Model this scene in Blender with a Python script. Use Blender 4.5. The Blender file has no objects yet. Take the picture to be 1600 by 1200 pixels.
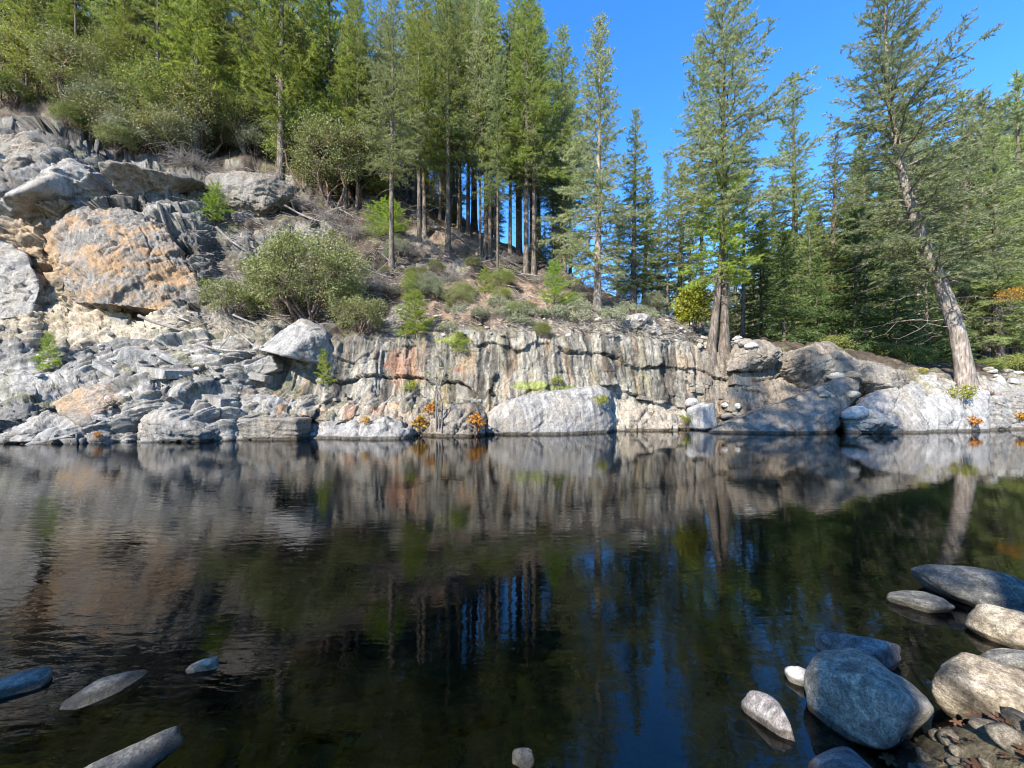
import bpy, bmesh, math, random
import numpy as np
from mathutils import Vector, Matrix

random.seed(7)
RNG = np.random.default_rng(11)
SC = bpy.context.scene
COL = SC.collection

# ------------------------------------------------------------------ camera, sky, sun, exposure
F, CX, HY, CH = 620.0, 800.0, 618.0, 1.5       # focal length and horizon row on the 1600 px photograph, eye height in m
cam = bpy.data.cameras.new('camera'); cam_ob = bpy.data.objects.new('camera', cam); COL.objects.link(cam_ob)
cam.sensor_width = 36.0; cam.lens = 36.0 * F / 1600.0
cam.shift_y = (HY - 600.0) / 1600.0
cam.clip_start = 0.05; cam.clip_end = 2000.0
cam_ob.location = (0, 0, CH); cam_ob.rotation_euler = (math.radians(90), 0, 0)
SC.camera = cam_ob

SUN_EL = math.radians(39.0)
SUN_AZ = math.atan2(-0.60, -0.80)              # direction towards the sun: left and behind the viewer (x, y)
world = bpy.data.worlds.new('World'); SC.world = world; world.use_nodes = True
wn = world.node_tree; wn.nodes.clear()
sky = wn.nodes.new('ShaderNodeTexSky'); sky.sky_type = 'NISHITA'; sky.sun_disc = False
sky.sun_elevation = SUN_EL; sky.sun_rotation = SUN_AZ
sky.air_density = 1.0; sky.dust_density = 0.0; sky.ozone_density = 5.0; sky.altitude = 1200
hs = wn.nodes.new('ShaderNodeHueSaturation'); hs.inputs['Saturation'].default_value = 1.22; hs.inputs['Value'].default_value = 1.1; hs.inputs['Hue'].default_value = 0.503
bg = wn.nodes.new('ShaderNodeBackground'); bg.inputs['Strength'].default_value = 0.15
wo = wn.nodes.new('ShaderNodeOutputWorld')
wn.links.new(sky.outputs[0], hs.inputs['Color']); wn.links.new(hs.outputs[0], bg.inputs[0]); wn.links.new(bg.outputs[0], wo.inputs[0])

sl = bpy.data.lights.new('sun', 'SUN'); sl.energy = 5.0; sl.angle = math.radians(0.5); sl.color = (1.0, 0.93, 0.82)
sun = bpy.data.objects.new('sun', sl); COL.objects.link(sun)
to_sun = Vector((math.sin(SUN_AZ) * math.cos(SUN_EL), math.cos(SUN_AZ) * math.cos(SUN_EL), math.sin(SUN_EL)))
sun.rotation_euler = to_sun.to_track_quat('Z', 'Y').to_euler(); sun.location = (-20, -20, 40)

SC.view_settings.view_transform = 'Standard'; SC.view_settings.look = 'None'
SC.view_settings.exposure = 1.55; SC.view_settings.gamma = 1.0; SC.view_settings.use_curve_mapping = False
SC.cycles.max_bounces = 8; SC.cycles.diffuse_bounces = 3; SC.cycles.glossy_bounces = 3
SC.cycles.transmission_bounces = 4; SC.cycles.transparent_max_bounces = 8
SC.cycles.caustics_reflective = False; SC.cycles.caustics_refractive = False
SC.cycles.use_denoising = True; SC.cycles.filter_width = 1.05

# ------------------------------------------------------------------ helpers
def at(px, py, Y):
    return np.array([(px - CX) * Y / F, Y, CH + (HY - py) * Y / F])
def on_water(px, py):
    return at(px, py, CH * F / (py - HY))

def tag(o, label, cat, group=None):
    o['label'] = label; o['category'] = cat
    if group: o['group'] = group
    return o
def kind(o, k): o['kind'] = k; return o

def mesh_np(name, V, T=None, Q=None, smooth=False):
    me = bpy.data.meshes.new(name)
    V = np.asarray(V, dtype=np.float32)
    me.vertices.add(len(V)); me.vertices.foreach_set('co', V.ravel())
    parts, starts, tot = [], [], 0
    if T is not None and len(T):
        T = np.asarray(T, dtype=np.int32); parts.append(T.ravel()); starts.append(tot + 3 * np.arange(len(T))); tot += T.size
    if Q is not None and len(Q):
        Q = np.asarray(Q, dtype=np.int32); parts.append(Q.ravel()); starts.append(tot + 4 * np.arange(len(Q))); tot += Q.size
    li = np.concatenate(parts).astype(np.int32); ls = np.concatenate(starts).astype(np.int32)
    me.loops.add(len(li)); me.loops.foreach_set('vertex_index', li)
    me.polygons.add(len(ls)); me.polygons.foreach_set('loop_start', ls)
    if smooth: me.polygons.foreach_set('use_smooth', np.ones(len(ls), dtype=bool))
    me.update(calc_edges=True); me.validate()
    return me
def obj(name, me, mat=None, parent=None):
    o = bpy.data.objects.new(name, me); COL.objects.link(o)
    if mat is not None and me is not None and len(me.materials) == 0: me.materials.append(mat)
    if parent is not None: o.parent = parent
    return o
def copy_thing(src):
    r = src.copy(); COL.objects.link(r)
    for ch in src.children:
        c = ch.copy(); COL.objects.link(c); c.parent = r
        for g in ch.children:
            d = g.copy(); COL.objects.link(d); d.parent = c
    return r

def unit(a): return a / (np.linalg.norm(a, axis=-1, keepdims=True) + 1e-9)
# ---- numpy noise
_P = np.random.default_rng(3).permutation(256); _P = np.concatenate([_P, _P, _P])
_G = np.random.default_rng(4).normal(size=(256, 3)); _G /= np.linalg.norm(_G, axis=1)[:, None]
def perlin(x, y, z=0.0):
    x, y, z = np.broadcast_arrays(np.asarray(x, float), np.asarray(y, float), np.asarray(z, float))
    xi, yi, zi = np.floor(x).astype(int), np.floor(y).astype(int), np.floor(z).astype(int)
    xf, yf, zf = x - xi, y - yi, z - zi
    xi &= 255; yi &= 255; zi &= 255
    u = xf * xf * xf * (xf * (xf * 6 - 15) + 10); v = yf * yf * yf * (yf * (yf * 6 - 15) + 10); w = zf * zf * zf * (zf * (zf * 6 - 15) + 10)
    r = 0
    for dx in (0, 1):
        for dy in (0, 1):
            for dz in (0, 1):
                h = _P[_P[_P[xi + dx] + yi + dy] + zi + dz]; g = _G[h]
                d = g[..., 0] * (xf - dx) + g[..., 1] * (yf - dy) + g[..., 2] * (zf - dz)
                r = r + d * (u if dx else 1 - u) * (v if dy else 1 - v) * (w if dz else 1 - w)
    return r * 1.6
def fbm(x, y, z=0.0, o=4, gain=0.5):
    a, s, r = 1.0, 1.0, 0
    for i in range(o):
        r = r + a * perlin(x * s + 17.3 * i, y * s + 5.1 * i, z * s + 9.7 * i); a *= gain; s *= 2.03
    return r
def ridged(x, y, z=0.0, o=3):
    a, s, r = 1.0, 1.0, 0
    for i in range(o):
        r = r + a * (1 - 2 * np.abs(perlin(x * s + 3.3 * i, y * s + 7.7 * i, z * s))); a *= 0.5; s *= 2.1
    return r
def voro(x, y, seed=0):
    """cell id hash in 0..1, second hash, border distance (F2-F1)"""
    xi, yi = np.floor(x).astype(int), np.floor(y).astype(int)
    b1 = np.full(x.shape, 9e9); b2 = np.full(x.shape, 9e9); h1 = np.zeros(x.shape, int)
    for dx in (-1, 0, 1):
        for dy in (-1, 0, 1):
            h = _P[_P[(xi + dx + seed * 13) & 255] + ((yi + dy + seed * 29) & 255)]
            cx = xi + dx + 0.1 + 0.8 * _P[h + 7] / 255.0; cy = yi + dy + 0.1 + 0.8 * _P[h + 91] / 255.0
            d = np.hypot(cx - x, cy - y)
            m1 = d < b1
            b2 = np.where(m1, b1, np.minimum(b2, d)); h1 = np.where(m1, h, h1); b1 = np.where(m1, d, b1)
    return _P[h1 + 33] / 255.0, _P[h1 + 150] / 255.0, b2 - b1
def facets(x, y, seed, k=1.0):
    """broken planes: every cell is a flat face with its own offset and tilt; returns relief (about -0.5..0.5) and border distance"""
    xi, yi = np.floor(x).astype(int), np.floor(y).astype(int)
    b1 = np.full(x.shape, 9e9); b2 = np.full(x.shape, 9e9); r1 = np.zeros(x.shape)
    for dx in (-1, 0, 1):
        for dy in (-1, 0, 1):
            h = _P[_P[(xi + dx + seed * 13) & 255] + ((yi + dy + seed * 29) & 255)]
            ox = x - (xi + dx + 0.1 + 0.8 * _P[h + 7] / 255.0); oy = y - (yi + dy + 0.1 + 0.8 * _P[h + 91] / 255.0)
            d = np.hypot(ox, oy); rr = 0.6 * (_P[h + 33] / 255.0 - 0.5) + k * ((_P[h + 150] / 255.0 - 0.5) * ox + (_P[h + 201] / 255.0 - 0.5) * oy)
            m1 = d < b1
            b2 = np.where(m1, b1, np.minimum(b2, d)); r1 = np.where(m1, rr, r1); b1 = np.where(m1, d, b1)
    return r1, b2 - b1
def facets3(P, sc, seed, k=1.2):
    X = P * np.asarray(sc) + seed * 3.17; I = np.floor(X).astype(int); b1 = np.full(len(P), 9e9); r1 = np.zeros(len(P))
    for dx in (-1, 0, 1):
        for dy in (-1, 0, 1):
            for dz in (-1, 0, 1):
                h = _P[_P[_P[(I[:, 0] + dx) & 255] + ((I[:, 1] + dy) & 255)] + ((I[:, 2] + dz) & 255)]
                o = np.stack([X[:, 0] - (I[:, 0] + dx + _P[h + 7] / 255.0), X[:, 1] - (I[:, 1] + dy + _P[h + 91] / 255.0), X[:, 2] - (I[:, 2] + dz + _P[h + 45] / 255.0)], 1)
                d = (o ** 2).sum(1); rr = 0.6 * (_P[h + 33] / 255.0 - 0.5) + k * ((_P[h + 150] / 255.0 - 0.5) * o[:, 0] + (_P[h + 201] / 255.0 - 0.5) * o[:, 1] + (_P[h + 230] / 255.0 - 0.5) * o[:, 2])
                m1 = d < b1; r1 = np.where(m1, rr, r1); b1 = np.where(m1, d, b1)
    return r1
def sstep(a, b, x):
    t = np.clip((x - a) / (b - a), 0, 1); return t * t * (3 - 2 * t)
def mix3(c1, c2, m): return c1 * (1 - m[..., None]) + np.asarray(c2, float) * m[..., None]
def blob(px, py, cx, cy, rx, ry, n=0.0):
    return 1 - sstep(0.6, 1.15, np.hypot((px - cx) / rx, (py - cy) / ry) + n)

# ------------------------------------------------------------------ materials
def nt(name):
    m = bpy.data.materials.new(name); m.use_nodes = True; t = m.node_tree; t.nodes.clear()
    out = t.nodes.new('ShaderNodeOutputMaterial'); return m, t, out
def N(t, typ, **kw):
    n = t.nodes.new(typ)
    for k, v in kw.items():
        if hasattr(n, k): setattr(n, k, v)
        else: n.inputs[k.replace('_', ' ')].default_value = v
    return n
def mapped(t, src, scale=(1, 1, 1), rot=(0, 0, 0)):
    mp = t.nodes.new('ShaderNodeMapping'); mp.inputs['Scale'].default_value = scale; mp.inputs['Rotation'].default_value = rot
    t.links.new(src, mp.inputs[0]); return mp.outputs[0]
def ramp(t, fac, stops):
    r = t.nodes.new('ShaderNodeValToRGB'); e = r.color_ramp.elements
    while len(e) < len(stops): e.new(0.5)
    for k, (p, c) in enumerate(stops):
        e[k].position = p; e[k].color = (c[0], c[1], c[2], 1) if not isinstance(c, (int, float)) else (c, c, c, 1)
    t.links.new(fac, r.inputs[0]); return r.outputs[0]
def mixc(t, a, b, fac, mode='MIX'):
    m = t.nodes.new('ShaderNodeMix'); m.data_type = 'RGBA'; m.blend_type = mode
    for s, v in ((6, a), (7, b), (0, fac)):
        if hasattr(v, 'links') or hasattr(v, 'is_linked'): t.links.new(v, m.inputs[s])
        else: m.inputs[s].default_value = (v[0], v[1], v[2], 1) if isinstance(v, tuple) else v
    return m.outputs[2]

def bank_material():
    m, t, out = nt('bedrock_and_soil')
    at_ = N(t, 'ShaderNodeAttribute', attribute_name='tint')
    rk = N(t, 'ShaderNodeAttribute', attribute_name='rock')
    geo = t.nodes.new('ShaderNodeNewGeometry')
    n1 = N(t, 'ShaderNodeTexNoise', Scale=3.0, Detail=9.0, Roughness=0.72)
    t.links.new(mapped(t, geo.outputs['Position'], (2.6, 2.6, 0.7)), n1.inputs['Vector'])
    n2 = N(t, 'ShaderNodeTexNoise', Scale=14.0, Detail=6.0, Roughness=0.75)
    t.links.new(geo.outputs['Position'], n2.inputs['Vector'])
    v = N(t, 'ShaderNodeTexVoronoi', Scale=9.0)
    t.links.new(geo.outputs['Position'], v.inputs['Vector'])
    f1 = ramp(t, n1.outputs[0], [(0.3, 0.38), (0.5, 0.95), (0.68, 1.5)])
    c = mixc(t, at_.outputs['Color'], f1, 1.0, 'MULTIPLY')
    f2 = ramp(t, n2.outputs[0], [(0.3, 0.62), (0.5, 1.0), (0.72, 1.35)])
    c = mixc(t, c, f2, 1.0, 'MULTIPLY')
    # pale lichen and dark lichen specks
    nl = N(t, 'ShaderNodeTexNoise', Scale=5.0, Detail=8.0, Roughness=0.8)
    t.links.new(geo.outputs['Position'], nl.inputs['Vector'])
    lm = ramp(t, nl.outputs[0], [(0.58, 0.0), (0.66, 0.55)])
    lm2 = N(t, 'ShaderNodeMath', operation='MULTIPLY'); t.links.new(lm, lm2.inputs[0]); t.links.new(rk.outputs['Fac'], lm2.inputs[1])
    c = mixc(t, c, (0.40, 0.395, 0.36), lm2.outputs[0])
    dm = ramp(t, nl.outputs[0], [(0.33, 0.6), (0.40, 0.0)])
    dm2 = N(t, 'ShaderNodeMath', operation='MULTIPLY'); t.links.new(dm, dm2.inputs[0]); t.links.new(rk.outputs['Fac'], dm2.inputs[1])
    c = mixc(t, c, (0.06, 0.06, 0.055), dm2.outputs[0])
    b = t.nodes.new('ShaderNodeBsdfPrincipled'); b.inputs['Roughness'].default_value = 0.85
    b.inputs['Specular IOR Level'].default_value = 0.25
    t.links.new(c, b.inputs['Base Color'])
    bp = N(t, 'ShaderNodeBump', Strength=0.9, Distance=0.06)
    add = N(t, 'ShaderNodeMath', operation='ADD'); t.links.new(n1.outputs[0], add.inputs[0]); t.links.new(n2.outputs[0], add.inputs[1])
    t.links.new(add.outputs[0], bp.inputs['Height']); t.links.new(bp.outputs[0], b.inputs['Normal'])
    t.links.new(b.outputs[0], out.inputs[0]); return m

def stone_material(name, c1, c2, c3, scale=4.0, stretch=(1, 1, 1), rough=0.8, speck=0.35, bump=0.5, dist=0.02, rot=(0, 0, 0)):
    """river stones and blocks: three colours mixed by noise in object space, mineral specks, fine relief"""
    m, t, out = nt(name)
    tc = t.nodes.new('ShaderNodeTexCoord'); oi = t.nodes.new('ShaderNodeObjectInfo')
    off = N(t, 'ShaderNodeVectorMath', operation='ADD')
    sc = N(t, 'ShaderNodeMath', operation='MULTIPLY'); sc.inputs[1].default_value = 37.0
    t.links.new(oi.outputs['Random'], sc.inputs[0]); t.links.new(tc.outputs['Object'], off.inputs[0]); t.links.new(sc.outputs[0], off.inputs[1])
    src = mapped(t, off.outputs[0], stretch, rot)
    n1 = N(t, 'ShaderNodeTexNoise', Scale=scale, Detail=7.0, Roughness=0.65, Distortion=0.6); t.links.new(src, n1.inputs['Vector'])
    n2 = N(t, 'ShaderNodeTexNoise', Scale=scale * 9, Detail=5.0, Roughness=0.8); t.links.new(src, n2.inputs['Vector'])
    c = ramp(t, n1.outputs[0], [(0.36, c1), (0.5, c2), (0.64, c3)])
    n5 = N(t, 'ShaderNodeTexNoise', Scale=scale * 2.7, Detail=8.0, Roughness=0.82); t.links.new(src, n5.inputs['Vector'])
    c = mixc(t, c, ramp(t, n5.outputs[0], [(0.36, 0.45), (0.5, 1.0), (0.62, 1.45)]), 0.85, 'MULTIPLY')
    lo, hi = 1 - speck * 1.3, 1 + speck * 1.3
    c = mixc(t, c, ramp(t, n2.outputs[0], [(0.33, lo), (0.5, 1.0), (0.67, hi)]), 1.0, 'MULTIPLY')
    var = N(t, 'ShaderNodeMapRange'); var.inputs[3].default_value = 0.8; var.inputs[4].default_value = 1.2
    t.links.new(oi.outputs['Random'], var.inputs[0])
    c = mixc(t, c, var.outputs[0], 1.0, 'MULTIPLY')
    gz = t.nodes.new('ShaderNodeNewGeometry'); sz_ = t.nodes.new('ShaderNodeSeparateXYZ'); t.links.new(gz.outputs['Position'], sz_.inputs[0])
    wz_ = N(t, 'ShaderNodeMath', operation='MULTIPLY_ADD'); wz_.inputs[1].default_value = -0.05; t.links.new(n1.outputs[0], wz_.inputs[0]); t.links.new(sz_.outputs[2], wz_.inputs[2])
    c = mixc(t, mixc(t, c, (0.34, 0.32, 0.28), 1.0, 'MULTIPLY'), c, ramp(t, wz_.outputs[0], [(0.0, 0.0), (0.012, 1.0)]))
    b = t.nodes.new('ShaderNodeBsdfPrincipled'); b.inputs['Roughness'].default_value = rough; b.inputs['Specular IOR Level'].default_value = 0.35
    t.links.new(c, b.inputs['Base Color'])
    add = N(t, 'ShaderNodeMath', operation='ADD'); t.links.new(n1.outputs[0], add.inputs[0]); t.links.new(n2.outputs[0], add.inputs[1])
    bp = N(t, 'ShaderNodeBump', Strength=bump, Distance=dist); t.links.new(add.outputs[0], bp.inputs['Height']); t.links.new(bp.outputs[0], b.inputs['Normal'])
    t.links.new(b.outputs[0], out.inputs[0]); return m

def outcrop_material(name, c1, c2, c3, patch, pm=0.5, streak=(2.2, 2.2, 0.45), rot=(0, 0, 0)):
    """weathered bedrock: streaked ground colour, a stained patch colour, pale and black lichen, joints"""
    m, t, out = nt(name)
    geo = t.nodes.new('ShaderNodeNewGeometry'); src = geo.outputs['Position']
    n1 = N(t, 'ShaderNodeTexNoise', Scale=1.6, Detail=9.0, Roughness=0.7, Distortion=0.5); t.links.new(mapped(t, src, streak, rot), n1.inputs['Vector'])
    n2 = N(t, 'ShaderNodeTexNoise', Scale=16.0, Detail=6.0, Roughness=0.75); t.links.new(src, n2.inputs['Vector'])
    n3 = N(t, 'ShaderNodeTexNoise', Scale=0.7, Detail=5.0, Roughness=0.65); t.links.new(src, n3.inputs['Vector'])
    n4 = N(t, 'ShaderNodeTexNoise', Scale=3.6, Detail=9.0, Roughness=0.8); t.links.new(src, n4.inputs['Vector'])
    c = ramp(t, n1.outputs[0], [(0.34, c1), (0.5, c2), (0.66, c3)])
    c = mixc(t, c, patch, ramp(t, n3.outputs[0], [(0.46, 0.0), (0.60, pm)]))
    c = mixc(t, c, ramp(t, n2.outputs[0], [(0.32, 0.6), (0.5, 1.0), (0.7, 1.35)]), 1.0, 'MULTIPLY')
    c = mixc(t, c, (0.38, 0.37, 0.34), ramp(t, n4.outputs[0], [(0.57, 0.0), (0.66, 0.6)]))
    c = mixc(t, c, (0.05, 0.048, 0.045), ramp(t, n4.outputs[0], [(0.34, 0.7), (0.42, 0.0)]))
    v = N(t, 'ShaderNodeTexVoronoi', feature='DISTANCE_TO_EDGE', Scale=0.8)
    ws = N(t, 'ShaderNodeVectorMath', operation='ADD'); sc_ = N(t, 'ShaderNodeVectorMath', operation='SCALE'); sc_.inputs['Scale'].default_value = 0.9
    t.links.new(n3.outputs['Color'], sc_.inputs[0]); t.links.new(src, ws.inputs[0]); t.links.new(sc_.outputs[0], ws.inputs[1]); t.links.new(mapped(t, ws.outputs[0], (1, 1, 1.5)), v.inputs['Vector'])
    cr = ramp(t, v.outputs[0], [(0.0, 0.0), (0.03, 1.0)])
    gz = t.nodes.new('ShaderNodeNewGeometry'); sz_ = t.nodes.new('ShaderNodeSeparateXYZ'); t.links.new(gz.outputs['Position'], sz_.inputs[0])
    wz_ = N(t, 'ShaderNodeMath', operation='MULTIPLY_ADD'); wz_.inputs[1].default_value = -0.15; t.links.new(n1.outputs[0], wz_.inputs[0]); t.links.new(sz_.outputs[2], wz_.inputs[2])
    c = mixc(t, mixc(t, c, (0.34, 0.32, 0.28), 1.0, 'MULTIPLY'), c, ramp(t, wz_.outputs[0], [(0.0, 0.0), (0.04, 1.0)]))
    b = t.nodes.new('ShaderNodeBsdfPrincipled'); b.inputs['Roughness'].default_value = 0.88; b.inputs['Specular IOR Level'].default_value = 0.2
    t.links.new(c, b.inputs['Base Color'])
    add = N(t, 'ShaderNodeMath', operation='MULTIPLY_ADD'); add.inputs[1].default_value = 0.5; t.links.new(n2.outputs[0], add.inputs[0]); t.links.new(n1.outputs[0], add.inputs[2])
    ad2 = N(t, 'ShaderNodeMath', operation='MULTIPLY_ADD'); ad2.inputs[1].default_value = 0.12; t.links.new(cr, ad2.inputs[0]); t.links.new(add.outputs[0], ad2.inputs[2])
    bp = N(t, 'ShaderNodeBump', Strength=1.0, Distance=0.09); t.links.new(ad2.outputs[0], bp.inputs['Height']); t.links.new(bp.outputs[0], b.inputs['Normal'])
    t.links.new(b.outputs[0], out.inputs[0]); return m

def leaf_material(name, c1, c2, c3, trans=0.35, var=0.25, scale=1.2):
    m, t, out = nt(name)
    tc = t.nodes.new('ShaderNodeTexCoord'); oi = t.nodes.new('ShaderNodeObjectInfo')
    n1 = N(t, 'ShaderNodeTexNoise', Scale=scale, Detail=4.0, Roughness=0.7); t.links.new(tc.outputs['Object'], n1.inputs['Vector'])
    n2 = N(t, 'ShaderNodeTexNoise', Scale=scale * 11, Detail=2.0, Roughness=0.6); t.links.new(tc.outputs['Object'], n2.inputs['Vector'])
    mx = N(t, 'ShaderNodeMath', operation='ADD'); t.links.new(n1.outputs[0], mx.inputs[0]); t.links.new(n2.outputs[0], mx.inputs[1])
    hf = N(t, 'ShaderNodeMath', operation='MULTIPLY'); hf.inputs[1].default_value = 0.5; t.links.new(mx.outputs[0], hf.inputs[0])
    c = ramp(t, hf.outputs[0], [(0.36, c1), (0.5, c2), (0.64, c3)])
    mr = N(t, 'ShaderNodeMapRange'); mr.inputs[3].default_value = 1 - var; mr.inputs[4].default_value = 1 + var
    t.links.new(oi.outputs['Random'], mr.inputs[0]); c = mixc(t, c, mr.outputs[0], 1.0, 'MULTIPLY')
    hsv = t.nodes.new('ShaderNodeHueSaturation'); mr2 = N(t, 'ShaderNodeMapRange'); mr2.inputs[3].default_value = 0.485; mr2.inputs[4].default_value = 0.515
    wr = N(t, 'ShaderNodeMath', operation='FRACT'); ml = N(t, 'ShaderNodeMath', operation='MULTIPLY'); ml.inputs[1].default_value = 7.31
    t.links.new(oi.outputs['Random'], ml.inputs[0]); t.links.new(ml.outputs[0], wr.inputs[0]); t.links.new(wr.outputs[0], mr2.inputs[0])
    t.links.new(mr2.outputs[0], hsv.inputs['Hue']); t.links.new(c, hsv.inputs['Color']); c = hsv.outputs[0]
    b = t.nodes.new('ShaderNodeBsdfPrincipled'); b.inputs['Roughness'].default_value = 0.6; b.inputs['Specular IOR Level'].default_value = 0.2
    tr = t.nodes.new('ShaderNodeBsdfTranslucent'); t.links.new(c, b.inputs['Base Color']); 
    tcg = mixc(t, c, (1.25, 1.2, 0.55), 1.0, 'MULTIPLY'); t.links.new(tcg, tr.inputs[0])
    ms = N(t, 'ShaderNodeMixShader'); ms.inputs[0].default_value = trans
    t.links.new(b.outputs[0], ms.inputs[1]); t.links.new(tr.outputs[0], ms.inputs[2]); t.links.new(ms.outputs[0], out.inputs[0]); return m

def bark_material(name, c1, c2, c3):
    m, t, out = nt(name)
    tc = t.nodes.new('ShaderNodeTexCoord')
    n1 = N(t, 'ShaderNodeTexNoise', Scale=6.0, Detail=8.0, Roughness=0.75); t.links.new(mapped(t, tc.outputs['Object'], (2.2, 2.2, 0.35)), n1.inputs['Vector'])
    n2 = N(t, 'ShaderNodeTexNoise', Scale=2.0, Detail=4.0); t.links.new(tc.outputs['Object'], n2.inputs['Vector'])
    c = ramp(t, n1.outputs[0], [(0.33, c1), (0.5, c2), (0.66, c3)])
    c = mixc(t, c, ramp(t, n2.outputs[0], [(0.35, 0.7), (0.65, 1.3)]), 1.0, 'MULTIPLY')
    b = t.nodes.new('ShaderNodeBsdfPrincipled'); b.inputs['Roughness'].default_value = 0.9; b.inputs['Specular IOR Level'].default_value = 0.15
    t.links.new(c, b.inputs['Base Color'])
    bp = N(t, 'ShaderNodeBump', Strength=1.0, Distance=0.05); t.links.new(n1.outputs[0], bp.inputs['Height']); t.links.new(bp.outputs[0], b.inputs['Normal'])
    t.links.new(b.outputs[0], out.inputs[0]); return m

def water_material():
    m, t, out = nt('river_water')
    geo = t.nodes.new('ShaderNodeNewGeometry')
    n1 = N(t, 'ShaderNodeTexNoise', Scale=1.0, Detail=3.0, Roughness=0.5, Distortion=0.4); t.links.new(mapped(t, geo.outputs['Position'], (3.6, 13.0, 1), (0, 0, 0.10)), n1.inputs['Vector'])
    n2 = N(t, 'ShaderNodeTexNoise', Scale=1.0, Detail=2.0, Roughness=0.5); t.links.new(mapped(t, geo.outputs['Position'], (0.7, 1.3, 1), (0, 0, -0.2)), n2.inputs['Vector'])
    n3 = N(t, 'ShaderNodeTexNoise', Scale=0.16, Detail=2.0); t.links.new(geo.outputs['Position'], n3.inputs['Vector'])
    # breeze: stronger on the left of the pool, calm on the right
    sx = t.nodes.new('ShaderNodeSeparateXYZ'); t.links.new(geo.outputs['Position'], sx.inputs[0])
    g = N(t, 'ShaderNodeMapRange'); g.inputs[1].default_value = -7; g.inputs[2].default_value = 4; g.inputs[3].default_value = 1.25; g.inputs[4].default_value = 0.22
    t.links.new(sx.outputs[0], g.inputs[0])
    k = N(t, 'ShaderNodeMath', operation='MULTIPLY'); t.links.new(g.outputs[0], k.inputs[0]); t.links.new(ramp(t, n3.outputs[0], [(0.35, 0.35), (0.65, 1.2)]), k.inputs[1])
    h1 = N(t, 'ShaderNodeMath', operation='MULTIPLY'); t.links.new(n1.outputs[0], h1.inputs[0]); t.links.new(k.outputs[0], h1.inputs[1])
    h2 = N(t, 'ShaderNodeMath', operation='MULTIPLY_ADD'); h2.inputs[1].default_value = 0.55; t.links.new(n2.outputs[0], h2.inputs[0]); t.links.new(h1.outputs[0], h2.inputs[2])
    n4 = N(t, 'ShaderNodeTexNoise', Scale=1.0, Detail=2.0, Roughness=0.6, Distortion=0.8); t.links.new(mapped(t, geo.outputs['Position'], (9.0, 26.0, 1), (0, 0, 0.18)), n4.inputs['Vector'])
    h3 = N(t, 'ShaderNodeMath', operation='MULTIPLY_ADD'); h3.inputs[1].default_value = 0.07; t.links.new(n4.outputs[0], h3.inputs[0]); t.links.new(h2.outputs[0], h3.inputs[2])
    bp = N(t, 'ShaderNodeBump', Strength=1.0, Distance=0.0031); t.links.new(h3.outputs[0], bp.inputs['Height'])
    gl = t.nodes.new('ShaderNodeBsdfGlossy'); gl.inputs['Roughness'].default_value = 0.0; gl.inputs['Color'].default_value = (0.93, 0.93, 0.93, 1); t.links.new(bp.outputs[0], gl.inputs['Normal'])
    tr = t.nodes.new('ShaderNodeBsdfTransparent'); tr.inputs['Color'].default_value = (0.78, 0.74, 0.58, 1)
    fr = N(t, 'ShaderNodeFresnel', IOR=1.55)
    ms = t.nodes.new('ShaderNodeMixShader'); t.links.new(fr.outputs[0], ms.inputs[0]); t.links.new(tr.outputs[0], ms.inputs[1]); t.links.new(gl.outputs[0], ms.inputs[2])
    t.links.new(ms.outputs[0], out.inputs[0]); return m

M_BANK = bank_material()
M_WATER = water_material()
M_BED = stone_material('riverbed_silt', (0.028, 0.023, 0.014), (0.067, 0.056, 0.031), (0.134, 0.112, 0.065), 2.2, rough=0.9, speck=0.6, bump=0.8, dist=0.05)
S_PEBBLE = stone_material('riverbed_pebbles', (0.030, 0.026, 0.019), (0.070, 0.059, 0.042), (0.14, 0.122, 0.092), 2.0, rough=0.85, speck=0.5, bump=0.3, dist=0.01)
M_BARK = bark_material('fir_bark', (0.035, 0.028, 0.022), (0.11, 0.088, 0.07), (0.22, 0.19, 0.16))
M_BARK_PALE = bark_material('sunbleached_bark', (0.07, 0.055, 0.045), (0.21, 0.175, 0.145), (0.38, 0.34, 0.30))
M_TWIG = bark_material('bleached_dead_wood', (0.105, 0.090, 0.075), (0.225, 0.199, 0.176), (0.360, 0.338, 0.307))
M_BARK_RED = bark_material('shrub_bark', (0.05, 0.03, 0.022), (0.16, 0.10, 0.075), (0.34, 0.29, 0.25))
M_FIR = leaf_material('fir_needles', (0.103, 0.133, 0.052), (0.207, 0.243, 0.099), (0.325, 0.353, 0.162), 0.45)
M_FIR_BLUE = leaf_material('grey_green_fir_needles', (0.104, 0.127, 0.068), (0.202, 0.231, 0.132), (0.319, 0.342, 0.217), 0.45)
M_PINE = leaf_material('pine_needles', (0.108, 0.138, 0.033), (0.209, 0.251, 0.063), (0.316, 0.352, 0.101), 0.45)
M_OLIVE = leaf_material('olive_leaves', (0.081, 0.091, 0.034), (0.161, 0.170, 0.070), (0.237, 0.243, 0.109), 0.24, scale=2.0)
M_OAK = leaf_material('oak_leaves', (0.091, 0.114, 0.032), (0.170, 0.198, 0.058), (0.244, 0.262, 0.085), 0.32, scale=1.6)
M_BRIGHT = leaf_material('fresh_green_needles', (0.130, 0.185, 0.032), (0.210, 0.285, 0.050), (0.300, 0.370, 0.085), 0.45, 0.12, 2.0)
M_YELLOW = leaf_material('yellow_green_leaves', (0.135, 0.165, 0.022), (0.225, 0.247, 0.038), (0.315, 0.285, 0.045), 0.40, 0.1, 3.0)
M_ORANGE = leaf_material('autumn_leaves', (0.269, 0.109, 0.013), (0.371, 0.173, 0.026), (0.448, 0.269, 0.064), 0.35, 0.1, 5.0)
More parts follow.
